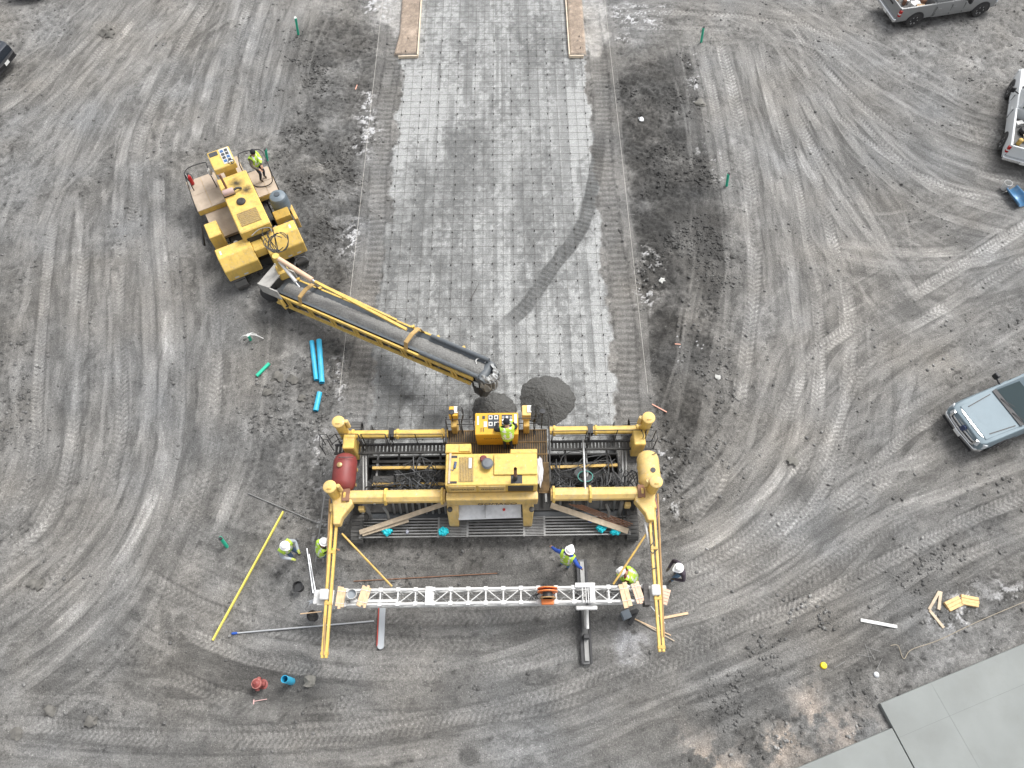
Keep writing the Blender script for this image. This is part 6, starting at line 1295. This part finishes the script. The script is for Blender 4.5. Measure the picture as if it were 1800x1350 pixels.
# poles and floats
def pole(name, p, q, r, m, lab, cat, zp=.04, zq=.04, seg=8, grp=None): return solo(MB().bar(atg(*p, zp), atg(*q, zq), r, seg), name, m, lab, cat, smooth=True, group=grp)
a, b = atg(375, 1126, .05), atg(499, 900, .06); ed = b-a
solo(MB().beam(a, b, .055, .09).beam(a+ed*.002+Vector((0, 0, .05)), b-ed*.002+Vector((0, 0, .05)), .03, .012), 'straightedge', mat('lemon_yellow_paint', (.72, .62, .12), .5, var=.08, dirt=.2), 'long yellow straightedge lying on the ground left of the paver', 'straightedge')
pole('steel_rod', (437, 868), (562, 921), .018, STL, 'thin grey rod lying across the soil above the yellow straightedge', 'rod')
pf = thing('bull_float_pole', 'silver extension pole with blue grip lying below the left outrigger', 'pole', atg(530, 1104)); pfo = pf.location
MB().bar(atg(418, 1113, .04), atg(658, 1092, .07), .028, 10).build('tube', SILV, pf, org=pfo, smooth=True); MB().ring([atg(408, 1114, .04), atg(411, 1113.7, .04), atg(420, 1113, .04)], [.03, .045, .034], 10).build('grip', mat('blue_grip', (.02, .08, .35), .5), pf, org=pfo, smooth=True)
fb = thing('bull_float', 'flat grey bull float with red edge pointing down from the truss', 'float', atg(670, 1100)); fo = fb.location; a, b = at(670, 1066, .35), atg(670, 1136, .09)
a = Vector((a.x, a.y, .09)); MB().beam(a, b, .22, .05).build('blade', mat('magnesium_grey', (.38, .40, .42), .45, metal=.4, var=.06), fb, org=fo, bev=.02); MB().lathe(b+Vector((0, 0, -.025)), [(.11, 0), (.11, .05)], 16).build('rounded_end', MATS['magnesium_grey'], fb, org=fo); MB().beam(a+Vector((-.125, 0, 0)), b+Vector((-.125, 0, 0)), .025, .06).build('edge', mat('red_edge', (.45, .06, .04), .5), fb, org=fo)
for p, q, lab in (((540, 965), (552, 1044), 'left silver pole of the pair leaning at the truss end'), ((544, 975), (556, 1042), 'right silver pole of the pair leaning at the truss end')): pole('aluminium_pole', p, q, .03, SILV, lab, 'pole', .05, .12, 8, 'pair of silver poles')
a, b = at(577, 872, .9), at(561, 988, .2); lad = thing('ladder', 'narrow grey ladder lying beside the left rear leg', 'ladder', atg(568, 940)); lo_ = lad.location
for sx in (-.13, .13): MB().beam(a+Vector((sx, 0, 0)), b+Vector((sx, 0, 0)), .045, .05).build('stile', STL, lad, org=lo_)
for k in range(9): q = a.lerp(b, (k+.5)/9); MB().bar(q+Vector((-.13, 0, 0)), q+Vector((.13, 0, 0)), .014, 6).build('rung', STL, lad, org=lo_)
def bucket(c, r, h, m, lab, open_=True, water=None, tilt=(0, 0, 1), name='bucket'):
    T = thing(name, lab, 'bucket', c); ax_ = Vector(tilt)
    MB().lathe((0, 0, 0), [(.02, .01), (r*.82, .01), (r, h), (r*1.07, h), (r*1.07, h-.03), (r*1.01, h-.03), (r*.80, 0), (.02, 0)], 24, ax_, cap=False).build('shell', m, T, smooth=True)
    if water: MB().lathe((0, 0, 0), [(r*.93, h*.62), (r*.93, h*.63)], 24, ax_).build('contents', water, T)
    pts = [Vector((r*1.07*math.cos(t), r*.25*math.sin(t)-r*1.0, h*.75+.02)) for t in np.linspace(math.pi, 2*math.pi, 10)]; MB().ring(pts, .008, 5).build('handle', STL, T)
    return T
WAT = mat('dirty_water', (.03, .03, .03), .08, var=.1, spec=.6)
bucket(atg(528, 1034), .17, .36, RUB, 'black bucket standing open between the two left workers and the truss', water=WAT); bucket(atg(553, 1085), .17, .36, RUB, 'black bucket at the end of the truss with a wooden handle across it', water=MATS['fresh_concrete'])
a, b = at(528, 1079, .42), at(565, 1075, .45); solo(MB().beam(a, b, .035, .03), 'wooden_handle', WOOD, 'wooden handle lying over the lower black bucket', 'handle')
tr_ = thing('hand_trowel', 'grey magnesium hand float propped at the left end of the truss', 'hand float', at(556, 1054, 1.2)); to = tr_.location; a, b = at(541, 1060, 1.18), at(570, 1050, 1.22)
MB().beam(a, b, .12, .03).build('blade', MATS['magnesium_grey'], tr_, org=to, bev=.01); MB().beam(at(543, 1058, 1.24), at(535, 1071, 1.15), .05, .05).build('handle', STL, tr_, org=to)
pole('rusty_bar', (622, 1022), (874, 1008), .016, RUST, 'long rusty bar lying across behind the paver', 'steel bar')
# timber laid on the rear walkway
def plank(p, q, w, h, m, lab, z0, z1, name='plank', grp=None): return solo(MB().beam(at(*p, z0), at(*q, z1), w, h), name, m, lab, 'plank', group=grp, bev=.006)
plank((632, 936), (786, 884), .17, .05, WOODG, 'upper long pale plank leaning over the left rear walkway', .78, 1.35); plank((637, 939), (718, 914), .16, .05, WOODG, 'shorter plank tucked under the long pale plank on the left walkway', .72, .95)
plank((968, 888), (1104, 934), .20, .05, WOODG, 'long weathered plank leaning over the right rear walkway', 1.3, .78)
for k in range(4): solo(MB().bar(at(1000+k*7, 886+k*.5, 1.25), at(1100+k*4, 928-k*2.2, .8), .022, 8), 'rusty_pipe', RUST, f'{("lowest", "second lowest", "second highest", "highest")[k]} of four thin rusty bars beside the right plank', 'steel bar', group='rusty bars on the right walkway')
rb2 = random.Random(2)
def crumple(c, rx_, ry_, rz_, m, lab, name, cat, seed, grp=None):
    bm = bmesh.new(); bmesh.ops.create_icosphere(bm, subdivisions=3, radius=1); r_ = random.Random(seed)
    for v in bm.verts:
        n_ = math.sin(7*v.co.x+seed)*math.sin(6*v.co.y+2*seed)*.22+r_.uniform(-.13, .13); v.co *= 1+n_; v.co = Vector((v.co.x*rx_, v.co.y*ry_, max(v.co.z, -.45)*rz_))
    mb = MB(); mb.v = [tuple(v.co+Vector(c)+Vector((0, 0, .45*rz_))) for v in bm.verts]; mb.f = [tuple(v.index for v in f.verts) for f in bm.faces]; bm.free()
    return solo(mb, name, m, lab, cat, group=grp)
for (p, s, lab) in (((681, 935), 5, 'cyan plastic bag on the walkway below the left plank'), ((780, 935), 6, 'cyan plastic bag on the walkway below the left yellow arm'), ((1056, 929), 7, 'cyan plastic bag on the walkway under the right plank'), ((1081, 934), 8, 'cyan plastic bag at the right end of the walkway')):
    crumple(at(*p, .65), .18, .15, .14, CYAN, lab, 'plastic_bag', 'bag', s, 'cyan bags on the walkway')
crumple(at(1038, 914, .9), .13, .11, .1, mat('blue_cloth', (.03, .08, .30), .8, var=.3, scale=12), 'crumpled dark blue cloth on the right plank', 'cloth', 'cloth', 11)
crumple(at(716, 935, .64), .05, .07, .04, mat('pale_lilac_plastic', (.42, .43, .50), .5), 'small pale scrap between the cyan bags on the left walkway', 'plastic_scrap', 'scrap', 12)
crumple(Vector((at(948, 830, 1.8).x, at(948, 830, 1.8).y, 1.78)), .14, .55, .12, mat('grey_white_cover', (.50, .50, .53), .7, var=.1), 'rolled pale grey tarp on the paver side walkway', 'tarp', 'tarp', 13)
for o in (bpy.data.objects.get('tarp'),): o.modifiers.new('sub', 'SUBSURF').levels = 1
# things on the truss
TZ = 1.705
def bundle(c, ang, n, L, m, lab, w=.09):
    T = thing('lumber_bundle', lab, 'lumber', at(*c, TZ), math.radians(ang), 'lumber bundles on the truss')
    for k in range(n): MB().bb((k-(n-1)/2)*w*1.04-w/2, (k-(n-1)/2)*w*1.04+w/2, -L/2+rb2.uniform(-.05, .05), L/2+rb2.uniform(-.05, .05), .0, .04+rb2.uniform(0, .02)).build('board', m, T, bev=.004)
    for yy in (-.18, .2): MB().bb(-n*w*.53, n*w*.53, yy-.008, yy+.008, .042, .068).build('strap', WHT, T)
bundle((599, 1051), -4, 3, .62, WOOD, 'pale board bundle nearest the left end of the truss'); bundle((640, 1049), -14, 4, .66, WOOD, 'board bundle right of the white bucket on the truss', .075)
bundle((1099, 1046), 10, 2, .72, WOOD, 'wide board bundle left of the last one on the truss', .14); bundle((1121, 1042), 14, 3, .68, mat('pinkish_lumber', (.60, .42, .31), .8, var=.18, scale=8), 'narrow board bundle nearest the dark end guard of the truss')
T = thing('wood_shingles', 'small stack of pinkish boards on the right truss end plate', 'boards', at(1168, 1048, 1.76), math.radians(-20))
for k in range(5): MB().bb(-.14, .14, -.26+k*.1, -.17+k*.1, .0+.012*k, .03+.012*k).build('board', MATS['pinkish_lumber'], T)
bucket(at(621, 1047, TZ-.02), .15, .30, WHT, 'white bucket of grey paste on the truss between two board bundles', water=mat('grey_paste', (.22, .24, .26), .7))
rl_ = thing('hose_reel', 'orange cable reel sitting on the white truss', 'cable reel', at(962, 1047, TZ)); ro = rl_.location
for k, (y, r) in enumerate(((-.14, .26), (.06, .33), (.16, .33))): MB().lathe((0, y, .26), [(r, 0), (r, .03)], 28, (0, 1, 0)).build('flange', ORG if k else MATS['rusty_yellow'], rl_, smooth=True)
MB().lathe((0, -.14, .26), [(.16, 0), (.16, .3)], 20, (0, 1, 0)).build('drum', BLK, rl_, smooth=True); MB().bb(-.2, .2, -.30, -.02, .0, .16).build('base', ORG, rl_, bev=.02)
for k in range(4): MB().ring(bez([Vector((-.2-.08*k, .1-.03*k, .02)), Vector((-.35-.05*k, -.02, .06)), Vector((-.28-.1*k, -.1-.02*k, .02))], 5), .015, 5).build('cable', BLK, rl_)
# litter and timber on the ground, lower right
def stick(p, q, w, h, m, lab, name, cat, grp=None, z=.03): return solo(MB().beam(atg(*p, z), atg(*q, z), w, h), name, m, lab, cat, group=grp, bev=.004)
stick((1115, 1088), (1179, 1117), .035, .03, WOOD, 'upper thin wooden handle of the pair below the right truss end', 'wooden_handle', 'handle'); stick((1119, 1090), (1185, 1127), .035, .03, WOODG, 'lower thin wooden handle of the pair below the right truss end', 'wooden_handle', 'handle')
stick((1163, 1087), (1209, 1078), .08, .04, WOOD, 'short pale board right of the right outrigger tip', 'plank', 'plank')
stick((1144, 1066), (1169, 1096), .02, .02, SILV, 'thin bright rod under the right outrigger', 'rod', 'rod')
sk = thing('float_tool', 'black concrete float blade standing in grey slurry below the truss', 'float', atg(1113, 1090)); ko = sk.location
MB().beam(atg(1105, 1099, .12), atg(1120, 1072, .12), .14, .05).build('blade', BLK, sk, org=ko, bev=.01); MB().box(atg(1110, 1078, .2), (.28, .14, .12), .3).build('bracket', BLK, sk, org=ko)
bx = at(1101, 1080, .35); solo(MB().box(bx-Vector((0, 0, .17)), (.26, .26, .34), .35).box(bx+Vector((0, 0, .015)), (.29, .29, .03), .35), 'tool_box', mat('slate_grey_plastic', (.20, .23, .26), .5), 'small slate grey box below the truss beside the black float', 'box', bev=.01)
stick((1512, 1090), (1576, 1102), .11, .05, WHT, 'long white board lying on the dark soil at lower right', 'white_board', 'board')
stick((1650, 1040), (1632, 1072), .09, .04, WOODG, 'left leg of the three weathered slats at lower right', 'broken_plank', 'plank'); stick((1653, 1040), (1649, 1072), .10, .04, WOODG, 'upright of the three weathered slats at lower right', 'broken_plank', 'plank'); stick((1633, 1073), (1658, 1104), .10, .04, WOODG, 'lowest of the three weathered slats at lower right', 'broken_plank', 'plank')
for (c, a_, lab) in (((1674, 1062), 22, 'left of the two pale lumber blocks beside the snow'), ((1702, 1057), -12, 'right of the two pale lumber blocks beside the snow')):
    p = atg(*c); T = thing('lumber_block', lab, 'lumber', p, math.radians(a_), 'lumber blocks by the snow')
    for k in range(3): MB().bb(-.28, .28+rb2.uniform(-.03, .03), -.165+k*.112, -.06+k*.112, .0, .11+rb2.uniform(0, .02)).build('board', mat('fresh_cut_lumber', (.62, .42, .20), .8, var=.2, scale=9), T, bev=.005)
for k, (p, q) in enumerate((((1520, 1132), (1529, 1163)), ((1521, 1137), (1547, 1146)), ((1506, 1151), (1532, 1155)), ((1526, 1140), (1537, 1160)), ((1466, 1174), (1485, 1163)), ((1488, 1215), (1512, 1242)), ((1540, 1177), (1550, 1158)))):
    stick(p, q, .013, .012, STL, ('upper end upright', 'widest spread', 'lowest flat', 'inner short', 'single one by the yellow plug', 'long one above the beige sand', 'single one by the round cover')[k]+' thin wire stake on the soil at lower right', 'wire_stake', 'stake', 'loose wire stakes')
solo(MB().ring(bez([atg(x, y, .02) for x, y in ((1565, 1135), (1578, 1135), (1588, 1158), (1602, 1142), (1650, 1125), (1720, 1092), (1800, 1058), (1860, 1032))], 8), .012, 5), 'thin_cable', mat('buff_rope', (.30, .26, .20), .8), 'thin buff rope trailing along the dark soil towards the right edge', 'rope')
for (p, q, lab) in (((1146, 711), (1172, 725), 'pink lath lying beside the right front leg'), ((1186, 605), (1196, 606), 'short pink peg lying in the right dark soil'), ((628, 150), (625, 158), 'tiny pink lath by the left snow patch')): stick(p, q, .045, .02, mat('pink_lath', (.60, .32, .24), .7), lab, 'survey_lath', 'lath', 'pink survey laths')
# white bucket and blue chute at the right edge
B = atg(1764, 332); bucket(B, .17, .40, WHT, 'white bucket standing by the blue chute at the right edge')
c_ = atg(1788, 356); ct = thing('steel_chute', 'curved blue steel chute section lying at the right edge', 'chute', c_, math.radians(18)); n = 12; vs = []; fs = []
for L_ in (0, 1.0):
    for k in range(n+1):
        t = math.pi*(.05+.9*k/n); vs.append(((.34-.05*L_)*math.cos(t), L_-.3, .38-(.34-.05*L_)*math.sin(t)))
for k in range(n): fs.append((k, k+1, n+2+k, n+1+k))
o = MB().add(vs, fs).build('trough', mat('scratched_blue_paint', (.06, .19, .36), .4, metal=.2, var=.25, dirt=.5, dirtcol=(.35, .38, .40), dscale=5), ct, smooth=True); o.modifiers.new('t', 'SOLIDIFY').thickness = .03
for yy in (-.28, .68): MB().bb(-.35, .35, yy-.03, yy+.03, .0, .05).build('foot_bar', STL, ct)
# single stones
def boulder(p, s, lab, seed, m=None, name='boulder'):
    r_ = np.random.default_rng(seed); vs, fs = rock_shape(r_, 2); vs = vs*(1+.28*np.sin(vs[:, :1]*4+seed)*np.sin(vs[:, 1:2]*5+seed)); P = atg(*p); mb = MB(); mb.v = [(P.x+v[0]*s, P.y+v[1]*s*.9, P.z+v[2]*s*.45+s*.15) for v in vs]; mb.f = [tuple(f) for f in fs]
    return solo(mb, name, m or mat('grey_stone', (.15, .145, .13), .9, var=.25, scale=9, bump=.01), lab, 'stone', smooth=True)
boulder((1231, 183), .24, 'rounded grey boulder at the edge of the right dark soil', 3); boulder((1163, 493), .15, 'pale round stone in the right dark soil', 4, mat('pale_stone', (.42, .42, .40), .9, var=.15)); boulder((1127, 210), .14, 'white lump in the right dark soil near the grade string', 5, mat('white_lump', (.62, .64, .66), .8)); boulder((1394, 812), .2, 'flat round stone on the tyre tracks right of the paver', 6); boulder((1262, 663), .13, 'pale stone on the right dark soil near the tyre tracks', 7, MATS['pale_stone']); boulder((546, 1198), .2, 'angular stone right of the blue riser pipe', 8)
for k, p in enumerate(((185, 58), (194, 62), (190, 50))): boulder(p, .32-.05*k, ('largest', 'middle', 'smallest')[k]+' of three slabby lumps on the upper left tracks', 20+k, mat('mud_lump', (.115, .11, .10), .95, var=.3, scale=6), 'mud_lump')
for k, p in enumerate(((488, 664), (515, 668), (470, 690), (530, 700))): boulder(p, .25-.03*k, ('left', 'right', 'lower left', 'lower right')[k]+' lump of broken soil between green pipe and blue pipes', 40+k, MATS['mud_lump'], 'mud_lump')
for k, p in enumerate(((58, 1026), (68, 1030), (88, 1250), (30, 1290), (160, 1268))): boulder(p, .19, ('upper', 'upper right', 'middle', 'lowest left', 'lower right')[k]+' flat lump at the lower left edge', 60+k, MATS['mud_lump'], 'mud_lump')

# fire extinguisher, rag and jugs on the placer
v = at(338, 323, 1.27); fe = thing('fire_extinguisher', 'red fire extinguisher standing on the left deck of the placer', 'extinguisher', v)
MB().lathe((0, 0, 0), [(.10, 0), (.11, .03), (.11, .42), (.07, .50), (.03, .52)], 16).build('cylinder', mat('signal_red', (.36, .012, .015), .35), fe, smooth=True); MB().box((0, 0, .56), (.06, .16, .05)).build('valve_head', BLK, fe); MB().ring(bez([(0, .08, .55), (.12, .08, .45), (.13, .02, .2)], 5), .014, 6).build('hose', BLK, fe)
crumple(at(371, 306, 2.1), .07, .10, .22, WHT, 'white rag hanging from the left hand rail of the placer', 'rag', 'rag', 31)
crumple(at(486, 404, 1.0), .10, .12, .14, SILV, 'crumpled bright metal can beside the rubber barrel of the placer', 'metal_can', 'can', 33)
